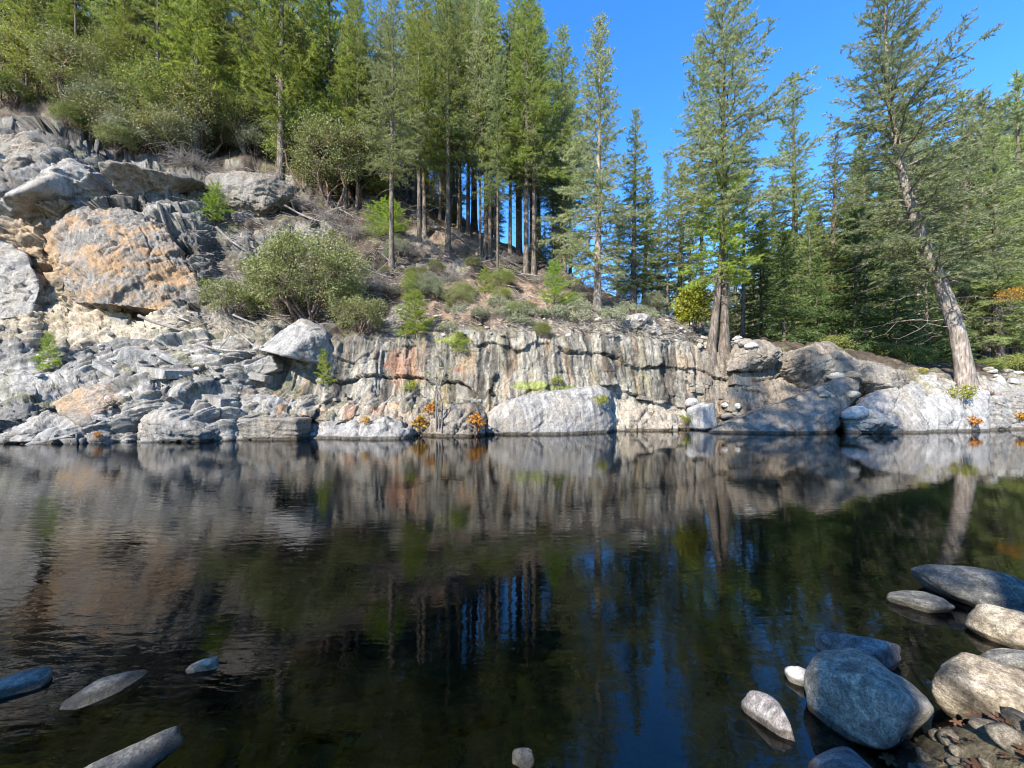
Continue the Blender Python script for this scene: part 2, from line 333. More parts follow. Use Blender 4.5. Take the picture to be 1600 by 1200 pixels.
M_DARKLEAF = leaf_material('shaded_cedar_foliage', (0.057, 0.095, 0.032), (0.105, 0.154, 0.055), (0.162, 0.219, 0.089), 0.35)
M_SAGE = leaf_material('grey_green_leaves', (0.098, 0.112, 0.060), (0.180, 0.195, 0.120), (0.270, 0.277, 0.195), 0.2, 0.15, 4.0)

S_GREY = outcrop_material('grey_bedrock', (0.096, 0.094, 0.090), (0.216, 0.208, 0.196), (0.336, 0.324, 0.300), (0.264, 0.224, 0.168), 0.45)
S_TAN = outcrop_material('tan_bedrock', (0.11, 0.095, 0.078), (0.235, 0.205, 0.165), (0.36, 0.31, 0.245), (0.40, 0.255, 0.13), 0.75, (2.6, 2.6, 0.5), (0, 0.5, 0))
S_CLIFF = outcrop_material('ochre_stained_cliff', (0.060, 0.055, 0.050), (0.155, 0.142, 0.125), (0.27, 0.245, 0.21), (0.30, 0.185, 0.092), 0.85, (2.6, 2.6, 0.4), (0, 0.45, 0))
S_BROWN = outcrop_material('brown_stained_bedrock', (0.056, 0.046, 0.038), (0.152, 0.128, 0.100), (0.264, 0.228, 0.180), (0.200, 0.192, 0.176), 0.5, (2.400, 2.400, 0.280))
S_PALE = outcrop_material('pale_bedrock', (0.160, 0.156, 0.148), (0.288, 0.280, 0.264), (0.400, 0.388, 0.360), (0.216, 0.208, 0.200), 0.5)
S_WHITE = stone_material('pale_river_stone', (0.230, 0.225, 0.212), (0.357, 0.348, 0.327), (0.451, 0.442, 0.416), 3.0, bump=0.5, dist=0.015, speck=0.18)
S_BLUE = stone_material('blue_grey_river_stone', (0.108, 0.105, 0.089), (0.216, 0.200, 0.162), (0.371, 0.331, 0.257), 11.0, speck=0.5, bump=0.7, dist=0.008)
S_TANR = stone_material('tan_river_stone', (0.095, 0.075, 0.052), (0.19, 0.158, 0.112), (0.31, 0.27, 0.205), 11.0, speck=0.5, bump=0.7, dist=0.008)
S_PURP = stone_material('mottled_grey_river_stone', (0.085, 0.078, 0.075), (0.165, 0.15, 0.142), (0.28, 0.262, 0.245), 10.0, (1, 2.0, 1), speck=0.45, bump=0.7, dist=0.01)
S_WET = stone_material('algae_coated_stone', (0.022, 0.022, 0.014), (0.05, 0.046, 0.028), (0.09, 0.08, 0.05), 6.0, speck=0.4, bump=0.5, dist=0.01)
S_SLATE = stone_material('dark_slate_stone', (0.050, 0.051, 0.047), (0.098, 0.095, 0.084), (0.185, 0.172, 0.142), 11.0, speck=0.45, bump=0.6, dist=0.008)

# ------------------------------------------------------------------ far bank: one sheet from below the water to the top of the hillside
# per column (photograph x): rows as (photograph y, distance): waterline, low ledge lip, ledge back, wall top, bench back, slope ..., hill
COLS = [
 (-500, [(720, 9.2), (680, 9.8), (640, 11.5), (560, 13.8), (450, 15.5), (300, 18), (190, 21), (100, 29), (0, 45)]),
 (-200, [(700, 11.4), (665, 12), (625, 13.8), (555, 16), (460, 17.5), (310, 19.5), (195, 22.5), (110, 30), (10, 45)]),
 (0,    [(692, 12.6), (655, 13.2), (610, 15), (545, 17), (470, 18.5), (330, 20.5), (210, 23.5), (120, 30), (20, 45)]),
 (90,   [(691, 12.8), (652, 13.3), (602, 15.2), (545, 17), (480, 18.6), (325, 20.5), (222, 23), (125, 31), (25, 45)]),
 (160,  [(690, 12.9), (640, 13.5), (595, 15.5), (545, 17), (490, 18.8), (345, 20.8), (262, 23), (130, 31), (30, 46)]),
 (230,  [(689, 13.1), (622, 13.8), (588, 15.4), (542, 17.2), (490, 18.9), (370, 21), (275, 24), (150, 32), (45, 47)]),
 (300,  [(688, 13.3), (620, 13.9), (590, 15.5), (532, 17.4), (490, 18.8), (390, 21.3), (285, 25), (170, 33), (60, 48)]),
 (360,  [(687, 13.5), (632, 14.0), (602, 15.0), (545, 16.6), (505, 18.2), (400, 21.5), (280, 26), (185, 34), (80, 49)]),
 (430,  [(686, 13.7), (642, 14.3), (608, 15.6), (556, 16.4), (520, 17.8), (410, 21.5), (285, 27), (200, 35), (100, 50)]),
 (500,  [(684, 14.0), (640, 14.6), (615, 16.0), (535, 16.6), (510, 18.3), (415, 22.0), (295, 27.5), (215, 35), (130, 50)]),
 (560,  [(683, 14.3), (640, 14.9), (620, 16.2), (531, 16.9), (503, 18.8), (412, 22.5), (310, 28), (240, 36), (170, 50)]),
 (640,  [(681, 14.8), (640, 15.3), (625, 16.7), (529, 17.3), (495, 19.2), (420, 23.2), (335, 29), (285, 36), (240, 50)]),
 (700,  [(680, 15.0), (640, 15.6), (627, 16.8), (528, 17.4), (490, 19.4), (430, 24), (362, 30), (335, 37), (320, 50)]),
 (780,  [(679, 15.3), (625, 15.9), (612, 16.5), (528, 17.1), (488, 19.2), (445, 23.6), (392, 29.5), (375, 36), (400, 50)]),
 (850,  [(678, 15.5), (622, 16.1), (608, 16.7), (528, 17.3), (487, 19.5), (458, 23), (418, 29), (410, 36), (460, 50)]),
 (930,  [(674, 16.5), (635, 16.9), (620, 17.4), (525, 18.0), (490, 20), (470, 24), (452, 29), (460, 36), (500, 50)]),
 (1000, [(671, 17.5), (642, 17.9), (630, 18.2), (518, 18.8), (495, 20.5), (485, 24), (482, 29), (495, 36), (525, 50)]),
 (1050, [(669, 18.2), (648, 18.5), (640, 18.8), (530, 19.2), (510, 21), (502, 25), (502, 30), (512, 38), (532, 50)]),
 (1110, [(668, 18.6), (652, 18.8), (645, 19), (548, 19.4), (532, 21), (524, 25), (522, 30), (530, 38), (540, 50)]),
 (1200, [(670, 17.9), (652, 18.0), (642, 18.5), (550, 19.5), (538, 21), (532, 26), (532, 31), (540, 40), (545, 50)]),
 (1320, [(672, 17.2), (650, 17.4), (620, 18), (566, 19.6), (550, 21), (545, 26), (548, 31), (550, 40), (550, 50)]),
 (1420, [(673, 16.9), (645, 17.1), (606, 17.9), (580, 18.9), (567, 21), (562, 26), (560, 31), (560, 40), (560, 50)]),
 (1520, [(671, 17.5), (622, 17.8), (606, 18.2), (592, 19.2), (578, 21), (573, 26), (570, 31), (568, 40), (565, 50)]),
 (1600, [(668, 18.6), (622, 18.9), (603, 19.3), (588, 20), (577, 22), (571, 26), (568, 31), (568, 40), (565, 50)]),
 (1900, [(662, 21), (630, 21.4), (605, 22), (590, 23), (575, 25), (570, 28), (565, 33), (562, 41), (560, 50)]),
 (2300, [(655, 25), (630, 25.5), (605, 26), (590, 27), (575, 29), (570, 32), (565, 36), (562, 43), (560, 52)]),
]
def build_bank():
    pxs = np.concatenate([np.arange(-500, -10, 9.0), np.arange(-10, 1611, 1.6), np.arange(1612, 2301, 9.0)])
    cx = np.array([c[0] for c in COLS], float)
    K = 9
    # smooth interpolation across the columns
    def interp(arr):
        i = np.clip(np.searchsorted(cx, pxs) - 1, 0, len(cx) - 2); tt = (pxs - cx[i]) / (cx[i + 1] - cx[i]); tt = tt * tt * (3 - 2 * tt) * 0.5 + tt * 0.5
        return arr[i] * (1 - tt) + arr[i + 1] * tt
    PY = np.stack([interp(np.array([c[1][k][0] for c in COLS], float)) for k in range(K)])
    YY = np.stack([interp(np.array([c[1][k][1] for c in COLS], float)) for k in range(K)])
    # uneven lips and buttresses along the bank
    for k, (a, b) in enumerate([(2, .25), (9, .35), (7, .35), (9, .45), (7, .5), (8, .8), (8, 1.0), (5, .8), (4, .5)]):
        PY[k] += a * (0.6 * perlin(pxs / 45.0, k * 3.1) + 0.6 * perlin(pxs / 14.0, k * 5.1 + 40))
        YY[k] += b * (perlin(pxs / 70.0, k * 2.3 + 7) + 0.5 * perlin(pxs / 22.0, k * 1.7 + 90))
    PY[0] = np.maximum(PY[0], HY + 40); YY[0] = CH * F / (PY[0] - HY)
    for k in range(1, K): YY[k] = np.maximum(YY[k], YY[k - 1] + 0.22)
    X = (pxs - CX)[None, :] * YY / F; Z = CH + (HY - PY) * YY / F
    # node 0: under water
    X0 = X[0] * 0.985; Y0 = YY[0] - 0.5; Z0 = np.full_like(X0, -2.2)
    NX = np.vstack([X0, X]); NY = np.vstack([Y0, YY]); NZ = np.vstack([Z0, Z])
    cnt = [14, 56, 40, 105, 45, 80, 60, 22, 12]
    ks = np.concatenate([k + np.arange(c) / c for k, c in enumerate(cnt)] + [[K * 1.0]])
    ki = np.clip(ks.astype(int), 0, K - 1); kt = (ks - ki)[:, None]
    def lerp(A): return A[ki] * (1 - kt) + A[ki + 1] * kt
    PX, PYY, PZ = lerp(NX), lerp(NY), lerp(NZ)
    S = np.broadcast_to(ks[:, None], PX.shape); U = np.broadcast_to(pxs[None, :], PX.shape)
    P = np.stack([PX, PYY, PZ], -1)
    # soften profile corners a little
    for _ in range(3): P[1:-1] = 0.5 * P[1:-1] + 0.25 * (P[2:] + P[:-2])
    du = np.gradient(P, axis=1); dv = np.gradient(P, axis=0); nrm = np.cross(du, dv); nrm /= np.linalg.norm(nrm, axis=-1)[..., None] + 1e-9
    for _ in range(8):
        nrm[1:-1] = 0.5 * nrm[1:-1] + 0.25 * (nrm[2:] + nrm[:-2]); nrm[:, 1:-1] = 0.5 * nrm[:, 1:-1] + 0.25 * (nrm[:, 2:] + nrm[:, :-2])
    nrm /= np.linalg.norm(nrm, axis=-1)[..., None] + 1e-9
    x, y, z = P[..., 0], P[..., 1], P[..., 2]
    py = HY - (z - CH) * F / np.maximum(y, 1)
    nz = fbm(x * 0.35, y * 0.35, z * 0.35, 4)
    # where bedrock shows
    rock_l = 1 - sstep(300, 400, U + 60 * nz)
    rock = np.maximum(1 - sstep(4.0, 4.5, S + 0.25 * nz), rock_l * (1 - sstep(6.9, 7.3, S + 0.2 * nz)))
    patch = sstep(0.25, 0.5, fbm(x * 0.28 + 4, y * 0.28, z * 0.35, 3)) * (S > 4) * (S < 7.2) * (U < 760)
    rock = np.clip(np.maximum(rock, patch * 0.9), 0, 1)
    fold = 1 - sstep(330, 470, U + 50 * nz)                    # folded foliation on the left, upright on the wall
    # --- relief
    wx = x + 0.35 * fbm(x * 0.8, y * 0.8, z * 0.8, 3); wz = z + 0.30 * fbm(x * 0.8 + 9, y * 0.8, z * 0.8, 3)
    wx2 = x + 0.5 * perlin(x * 0.5, z * 0.5, 3.0) + 0.16 * perlin(x * 2.2, z * 2.2, 6.0); wz2 = z + 0.12 * x * 0.3 + 0.35 * perlin(x * 0.6, z * 0.6, 8.0) + 0.10 * perlin(x * 2.5, z * 2.5, 2.0)
    c1, c1b, e1 = voro(wx2 * 0.42 + wz2 * 0.15, wz2 * 0.42 + y * 0.12, 1)
    c2, c2b, e2 = voro(wx2 * 1.25 + wz2 * 0.30, wz2 * 0.55 + y * 0.1, 2)
    c3, c3b, e3 = voro(wx2 * 4.6 + wz2 * 0.6, wz2 * 0.9 + y * 0.3, 3)
    jm = sstep(-0.25, 0.25, perlin(x * 0.45, z * 0.6, 33.0))
    crack = -(1 - sstep(0.0, 0.035, e1)) * 0.09 - (1 - sstep(0.0, 0.04, e2)) * 0.06 * jm - (1 - sstep(0, 0.06, e3)) * 0.012
    blocks = (c1 - 0.5) * 0.45 + (c2 - 0.5) * 0.20 * (0.35 + 0.65 * jm) + (c3 - 0.5) * 0.045
    tilt = (c1b - 0.5) * 0.30 * np.sin(wz2 * 1.1 + c1 * 6) + (c2b - 0.5) * 0.14 * np.sin(wx2 * 2.2 + c2 * 6)
    flutes = 0.060 * ridged(x * 2.1 + 0.5 * nz + 0.25 * z, z * 0.25, y * 0.3, 3) + 0.035 * ridged(x * 6.5 + 0.3 * z, z * 0.5, y * 0.4, 2) + 0.016 * perlin(x * 17, z * 1.6)
    led = z * 0.55 + 0.35 * nz + 0.06 * x; fl = led - np.floor(led); lm_ = sstep(-0.1, 0.25, perlin(x * 0.5, z * 0.3, 61.0))
    ledge = -0.30 * sstep(0.90, 1.0, fl) * lm_ - 0.14 * fl
    f1, g1 = facets(wx2 * 0.55 + wz2 * 0.12, wz2 * 0.50 + y * 0.1, 5, 1.3)
    f2, g2 = facets(wx2 * 1.7 + wz2 * 0.30, wz2 * 0.75 + y * 0.2, 6, 1.3)
    f3, g3 = facets(wx2 * 5.2 + wz2 * 0.8, wz2 * 2.0 + y * 0.4, 8, 1.3)
    D_wall = f1 * 0.34 + f2 * 0.13 * (0.4 + 0.6 * jm) + f3 * 0.04 + crack * 0.35 + flutes * 1.25 + ledge
    # broken crag: faces dip down to the right
    da = 0.72 * x + 0.70 * z + 0.25 * y + 0.25 * perlin(x * 0.6, y * 0.6, z * 0.6); db = -0.70 * x + 0.72 * z + 0.5 * y + 0.25 * perlin(x * 0.6 + 9, y * 0.6, z * 0.6)
    k1, h1_ = facets(da * 0.36, db * 0.62, 9, 1.4); k2, h2_ = facets(da * 1.1, db * 1.7, 10, 1.4); k3, h3_ = facets(da * 3.2, db * 4.6, 11, 1.4); k4, h4_ = facets(da * 8.0, db * 11.0, 12, 1.4)
    kcr = -(1 - sstep(0, 0.03, h1_)) * 0.20 - (1 - sstep(0, 0.05, h2_)) * 0.09 - (1 - sstep(0, 0.07, h3_)) * 0.03
    q = -0.62 * x + 1.0 * z + 0.45 * y + 1.5 * perlin(x * 0.28, y * 0.3, z * 0.35) + 0.28 * perlin(x * 0.9, y * 0.9, z * 0.9)
    fol = 0.085 * (1 - 2 * np.abs(perlin(q * 2.3, 0.2 * x, 0.2 * y))) + 0.055 * (1 - 2 * np.abs(perlin(q * 5.2, 0.35 * x, 3.3))) + 0.022 * perlin(q * 13, 0.5 * x, 7.7)
    qb = np.floor(q * 0.9); stp = 0.34 * (q * 0.9 - qb) ** 1.6
    D_fold = fol * 1.9 + stp * 1.2 + 0.35 * k1 + 0.22 * k2 * sstep(-0.2, 0.2, perlin(x * 0.4, y * 0.4, z * 0.4)) + 0.06 * k3 + 0.4 * kcr
    # big craggy cliff at upper left
    crag = sstep(4.6, 5.2, S) * rock_l
    D_crag = 1.7 * k1 + 0.62 * k2 + 0.20 * k3 + 0.06 * k4 + kcr
    D_fold = D_fold * (1 - crag) + D_crag * crag
    Drock = D_wall * (1 - fold) + D_fold * fold + 0.05 * fbm(x * 1.6, y * 1.6, z * 1.6, 4)
    Dsoil = 0.35 * fbm(x * 0.45, y * 0.45, 3.1, 4) + 0.10 * fbm(x * 2.1, y * 2.1, 5.0, 3)
    Dsoil = Dsoil * np.clip(1 - (S - 7.5) * 0.4, 0.3, 1)
    D = Drock * rock + Dsoil * (1 - rock)
    P2 = P + nrm * D[..., None]
    # --- intrinsic colour
    g = 0.5 + 0.5 * np.clip(fbm(x * 0.9, y * 0.9, z * 0.9, 4), -1, 1)
    C = mix3(np.broadcast_to(np.array([0.135, 0.130, 0.122]), P.shape), [0.34, 0.32, 0.29], g)
    C = C * (0.78 + 0.44 * c1b)[..., None] * (0.85 + 0.3 * c2b)[..., None]
    # foliation bands
    band = 0.5 + 0.5 * np.clip(1.7 * perlin(q * 3.1, 0.1 * x, 2.2) + 0.8 * perlin(q * 9.0, 0.1 * x, 4.2), -1, 1)
    C = mix3(C, C * 0, 0.0 * band) 
    C = C * (1 - fold * 0.55 * (1 - band) * rock)[..., None]
    C = mix3(C, [0.47, 0.45, 0.415], 0.5 * fold * band * sstep(4.8, 3.2, S) )
    # upright wall: mineral streaks in ivory, olive, ochre and dark seepage
    st = x + 0.10 * perlin(x * 1.3, z * 1.6) + 0.04 * perlin(x * 5, z * 3)
    s1 = perlin(st * 2.6, z * 0.22, 1.0); s2 = perlin(st * 6.5, z * 0.35, 4.0); s3 = perlin(st * 1.1, z * 0.3, 8.0); s4 = perlin(st * 11.0, z * 0.5, 14.0)
    wall = (1 - fold) * rock
    C = mix3(C, [0.42, 0.39, 0.32], wall * sstep(0.1, 0.5, s2) * 0.75)
    C = mix3(C, [0.26, 0.235, 0.145], wall * sstep(0.05, 0.45, s3) * 0.6)
    C = mix3(C, [0.28, 0.185, 0.10], wall * sstep(0.15, 0.5, perlin(st * 2.2, z * 0.5, 21.0)) * 0.6)
    C = mix3(C, [0.055, 0.05, 0.045], wall * sstep(0.05, 0.42, s1) * 0.8)
    C = mix3(C, [0.05, 0.047, 0.043], wall * sstep(0.15, 0.45, s4) * 0.65)
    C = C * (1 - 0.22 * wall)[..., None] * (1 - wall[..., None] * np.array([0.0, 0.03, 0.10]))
    pn = 0.35 * fbm(x * 1.5, y * 1.5, z * 1.5, 3)
    # rust-red joint faces
    for (a, b, rx, ry) in ((640, 572, 30, 30), (622, 580, 14, 28), (548, 645, 12, 18), (432, 632, 12, 22), (716, 578, 8, 7), (168, 632, 34, 18), (470, 655, 16, 10), (600, 650, 20, 10)):
        C = mix3(C, [0.25, 0.115, 0.062], blob(U, py, a, b, rx, ry, pn * 1.2 + 0.5 * perlin(st * 9, z * 0.8, 3.0) + 0.35 * f2) * 0.5)
    # ochre cliff face upper left
    C = mix3(C, [0.50, 0.35, 0.20], blob(U, py, 75, 385, 75, 90, pn) * 0.8)
    C = mix3(C, [0.47, 0.37, 0.25], blob(U, py, 120, 500, 160, 50, pn) * 0.6)
    C = mix3(C, [0.42, 0.36, 0.27], blob(U, py, 250, 525, 190, 25, pn) * 0.5)
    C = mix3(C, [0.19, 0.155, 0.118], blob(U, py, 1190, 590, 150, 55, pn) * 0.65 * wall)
    C = mix3(C, [0.42, 0.37, 0.29], blob(U, py, 1000, 650, 110, 24, pn) * 0.6)
    C = mix3(C, [0.40, 0.39, 0.37], blob(U, py, 1500, 630, 150, 50, pn) * 0.55)
    C = mix3(C, [0.20, 0.20, 0.205], blob(U, py, 30, 280, 90, 70, pn) * 0.5)
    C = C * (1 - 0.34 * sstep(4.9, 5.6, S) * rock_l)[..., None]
    # soil with needle litter
    sn = 0.5 + 0.5 * np.clip(fbm(x * 0.8, y * 0.8, 2.0, 5) * 1.3, -1, 1)
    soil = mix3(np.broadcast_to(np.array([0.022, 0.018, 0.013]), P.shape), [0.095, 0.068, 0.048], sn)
    soil = mix3(soil, [0.23, 0.16, 0.11], blob(U, py, 770, 475, 130, 38, pn) * 0.9)
    soil = mix3(soil, [0.24, 0.20, 0.16], blob(U, py, 930, 505, 180, 18, pn) * 0.8)
    soil = mix3(soil, [0.26, 0.19, 0.14], blob(U, py, 700, 385, 90, 30, pn) * 0.6)
    soil = mix3(soil, [0.14, 0.145, 0.05], sstep(0.25, 0.55, fbm(x * 0.9 + 31, y * 0.9, 1.0, 4)) * 0.5)
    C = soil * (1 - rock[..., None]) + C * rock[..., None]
    moss = sstep(0.2, 0.45, fbm(x * 1.4 + 11, y * 1.4, z * 1.4, 4)) * sstep(0.35, 0.75, nrm[..., 2] + 0.3 * nz) * rock * sstep(1.2, 2.2, S)
    C = mix3(C, [0.115, 0.11, 0.045], moss * 0.55)
    for (a, b, rx, ry) in ((935, 622, 22, 14), (830, 604, 36, 8), (870, 608, 30, 6), (705, 532, 30, 6)):
        C = mix3(C, [0.16, 0.19, 0.035], blob(U, py, a, b, rx, ry, pn) * 0.8)
    # dark algae line where the water laps
    C = mix3(C, [0.03, 0.03, 0.024], sstep(0.09, 0.02, P2[..., 2] + 0.04 * nz) * 0.85)
    nv_, nu_ = PX.shape
    idx = np.arange(nv_ * nu_).reshape(nv_, nu_)
    Q = np.stack([idx[:-1, :-1], idx[:-1, 1:], idx[1:, 1:], idx[1:, :-1]], -1).reshape(-1, 4)
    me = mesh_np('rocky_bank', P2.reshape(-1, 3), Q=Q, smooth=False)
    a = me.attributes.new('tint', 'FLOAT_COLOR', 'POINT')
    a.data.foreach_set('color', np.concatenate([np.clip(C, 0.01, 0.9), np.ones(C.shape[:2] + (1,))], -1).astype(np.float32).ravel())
    r = me.attributes.new('rock', 'FLOAT', 'POINT'); r.data.foreach_set('value', rock.astype(np.float32).ravel())
    o = kind(obj('rocky_bank', me, M_BANK), 'structure')
    return o, pxs, P2
BANK, BPX, BP = build_bank()
def ground(px, Y):
    """surface point of the bank at photograph column px and distance Y"""
    i = int(np.clip(np.searchsorted(BPX, px), 0, len(BPX) - 1)); c = BP[:, i]
    j = np.argmax(c[:, 1] >= Y) if c[-1, 1] > Y else len(c) - 1
    if j == 0: j = 1
    t = np.clip((Y - c[j - 1, 1]) / max(c[j, 1] - c[j - 1, 1], 1e-4), 0, 1)
    p = c[j - 1] * (1 - t) + c[j] * t
    return np.array([(px - CX) * Y / F, Y, p[2]])
def bank_at(px, py, smin=60):
    """surface point of the bank seen at photograph pixel (px, py)"""
    i = int(np.clip(np.searchsorted(BPX, px), 0, len(BPX) - 1)); c = BP[14:, i]
    yy = HY - (c[:, 2] - CH) * F / c[:, 1]
    j = int(np.argmax(yy <= py)) if (yy <= py).any() else int(np.argmin(yy))
    return c[j].copy()

# ------------------------------------------------------------------ far hillside across the valley, riverbed, water
def build_far_hill():
    cols = [(-900, 0, 40), (-300, 40, 40), (0, 60, 20), (300, 120, 20), (500, 230, 20), (640, 420, 20), (760, 520, 20), (900, 560, 20), (1000, 545, 30), (1090, 520, 35), (1200, 455, 60), (1300, 380, 80), (1400, 300, 90), (1500, 250, 95), (1600, 205, 100), (1800, 150, 100), (2400, 100, 100)]
    pxs = np.arange(-900, 2401, 12.0)
    top = np.interp(pxs, [c[0] for c in cols], [c[1] for c in cols])
    base = np.full_like(pxs, 566.0)
    T = np.linspace(0, 1, 60)[:, None]
    Y = 49 + T * 75 + 0 * pxs[None, :]
    py = base[None, :] + (top - base)[None, :] * T ** 0.7
    X = (pxs - CX)[None, :] * Y / F; Z = CH + (HY - py) * Y / F
    Z = np.where(T == 0, 2.0, Z) + 1.2 * fbm(X * 0.05, Y * 0.05, 1.0, 4) * np.minimum(1, T * 6)
    P = np.stack([X, Y, Z], -1); nv_, nu_ = X.shape; idx = np.arange(nv_ * nu_).reshape(nv_, nu_)
    Q = np.stack([idx[:-1, :-1], idx[:-1, 1:], idx[1:, 1:], idx[1:, :-1]], -1).reshape(-1, 4)
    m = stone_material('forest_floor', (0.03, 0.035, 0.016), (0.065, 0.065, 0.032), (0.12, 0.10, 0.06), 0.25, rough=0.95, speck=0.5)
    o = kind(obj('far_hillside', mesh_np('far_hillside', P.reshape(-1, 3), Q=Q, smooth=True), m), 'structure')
    return pxs, P
FPX, FP = build_far_hill()
def far_ground(px, t):
    i = int(np.clip(np.searchsorted(FPX, px), 0, len(FPX) - 1)); j = int(t * (FP.shape[0] - 1)); return FP[j, i].copy()

def bed_height(x, y):
    d = -0.10 - 0.17 * np.maximum(y - 1.2, 0) ** 1.0
    d = np.maximum(d, -2.3)
    d = d + 0.35 * sstep(1.6, 0.6, y) + 0.22 * sstep(1.2, 2.6, x) * sstep(2.8, 1.2, y) + 0.25 * sstep(2.5, 4.5, x) * sstep(6.0, 3.5, y)
    d = d + 0.30 * sstep(1.25, 1.9, x) * sstep(2.0, 1.45, y) + 0.6 * sstep(0.4, -4, y)
    return d + 0.05 * fbm(x * 0.9, y * 0.9, 2.0, 4) + 0.03 * fbm(x * 4, y * 4, 3.0, 3)
def build_bed():
    xs = np.concatenate([np.linspace(-70, -8, 60), np.linspace(-7.9, 9.9, 260), np.linspace(10, 80, 60)])
    ys = np.concatenate([np.linspace(-40, -1, 30), np.linspace(-0.9, 8, 180), np.linspace(8.2, 34, 60)])
    X, Y = np.meshgrid(xs, ys); Z = bed_height(X, Y)
    P = np.stack([X, Y, Z], -1); nv_, nu_ = X.shape; idx = np.arange(nv_ * nu_).reshape(nv_, nu_)
    Q = np.stack([idx[:-1, :-1], idx[:-1, 1:], idx[1:, 1:], idx[1:, :-1]], -1).reshape(-1, 4)
    kind(obj('riverbed', mesh_np('riverbed', P.reshape(-1, 3), Q=Q, smooth=True), M_BED), 'structure')
build_bed()
me = mesh_np('river_water', [(-70, -3, 0), (80, -3, 0), (80, 33, 0), (-70, 33, 0)], Q=[(0, 1, 2, 3)])
kind(obj('river_water', me, M_WATER), 'structure')

# ------------------------------------------------------------------ rocks
_ICO = {}
def ico(n):
    if n not in _ICO:
        bm = bmesh.new(); bmesh.ops.create_icosphere(bm, subdivisions=n, radius=1.0)
        bm.verts.ensure_lookup_table()
        _ICO[n] = (np.array([v.co[:] for v in bm.verts]), np.array([[v.index for v in f.verts] for f in bm.faces])); bm.free()
    return _ICO[n]
def rounded_stone(name, dims, seed, sub=5, lump=0.14, flat=2.3, smooth=True):
    """water-worn stone: a few worn flats on a rounded body, shallow dents, one chipped spot"""
    V, T = ico(sub); d = V.copy(); s = seed * 7.13; rg = np.random.default_rng(seed + 500)
    n = unit(rg.normal(size=(12, 3))); dd = rg.uniform(0.58, 0.98, 12)
    inv = np.maximum(d @ n.T, 0) / dd
    r = (((np.abs(d) ** flat).sum(1) ** (1 / flat)) ** 13 + (inv ** 13).sum(1)) ** (-1 / 13)
    r = r * (1 + lump * 0.8 * perlin(d[:, 0] * 1.1 + s, d[:, 1] * 1.1, d[:, 2] * 1.1) + lump * 0.35 * perlin(d[:, 0] * 2.6 + s, d[:, 1] * 2.6 + 5, d[:, 2] * 2.6) + 0.016 * fbm(d[:, 0] * 7 + s, d[:, 1] * 7, d[:, 2] * 7, 3))
    if sub > 4:
        c_ = d @ unit(rg.normal(size=3) + np.array([0, -1, 0.6])); r = r - 0.05 * sstep(0.86, 0.93, c_ + 0.05 * perlin(d[:, 0] * 6 + s, d[:, 1] * 6, d[:, 2] * 6))
    return mesh_np(name, d * r[:, None] * np.asarray(dims), T=T, smooth=smooth)
def faceted_rock(name, dims, seed, sub=5, planes=None, nplanes=14, sharp=14.0, rough=0.05, strata=0.0, sdir=(0.2, 0.1, 1.0), smooth=False):
    """angular block: intersection of half-spaces with slightly worn edges, bedding grooves and roughness"""
    rg = np.random.default_rng(seed); V, T = ico(sub)
    if planes is None:
        n = rg.normal(size=(nplanes, 3)); n /= np.linalg.norm(n, axis=1)[:, None]; dd = rg.uniform(0.62, 1.0, nplanes)
    else:
        n = np.array([p[:3] for p in planes], float); n /= np.linalg.norm(n, axis=1)[:, None]; dd = np.array([p[3] for p in planes])
    inv = np.maximum(V @ n.T, 0.0) / dd[None, :]
    r = 1.0 / np.maximum((inv ** sharp).sum(1) ** (1 / sharp), 0.55)
    P = V * r[:, None] * np.asarray(dims); s = seed * 3.7; sz = max(dims)
    k = 1.6
    q = P @ (np.array(sdir) / np.linalg.norm(sdir)) + 0.12 * perlin(P[:, 0] * 1.3 + s, P[:, 1] * 1.3, P[:, 2] * 1.3)
    rr_ = np.array([[0.8, 0, 0.6], [0, 1, 0], [-0.6, 0, 0.8]]); PR = P @ rr_.T
    disp = rough * sz * (0.15 * fbm(P[:, 0] * k + s, P[:, 1] * k, P[:, 2] * k, 3) + (0 if rough < 0.021 else 2.4 * facets3(PR, (0.9, 1.1, 1.5), seed) * min(1, sz / 2) + 0.9 * facets3(PR, (2.6, 3.0, 4.2), seed + 1) + 0.22 * facets3(PR, (8, 9, 12), seed + 2))) + strata * (1 - 2 * np.abs(perlin(q * 5.0, s, 0.3 * P[:, 0]))) + strata * 0.5 * perlin(q * 13.0, s, 0.5 * P[:, 0])
    for jn in range(12 if rough > 0.021 else 0):                  # joints: one side stands proud of the other, with an open seam
        nj = unit(rg.normal(size=3)); qj = P @ nj + 0.10 * perlin(P[:, 0] * 1.1 + s + jn, P[:, 1] * 1.1, P[:, 2] * 1.1) * sz + 0.02 * sz * perlin(P[:, 0] * 5 + s, P[:, 1] * 5, P[:, 2] * 5 + jn) - rg.uniform(-0.55, 0.55) * sz
        m_ = sstep(-0.1, 0.2, perlin(P[:, 0] * 0.8 + jn * 3 + s, P[:, 1] * 0.8, P[:, 2] * 0.8))
        disp = disp + rough * sz * (0.35 * np.tanh(qj / (0.012 * sz)) * rg.choice([-1, 1]) - 0.45 * np.exp(-(qj / (0.012 * sz)) ** 2)) * m_
    return mesh_np(name, P + V * disp[:, None], T=T, smooth=smooth)
def place(o, loc, rot=(0, 0, 0), scale=None):
    o.location = loc; o.rotation_euler = rot
    if scale is not None: o.scale = (scale, scale, scale) if np.isscalar(scale) else scale
    return o
R = math.radians

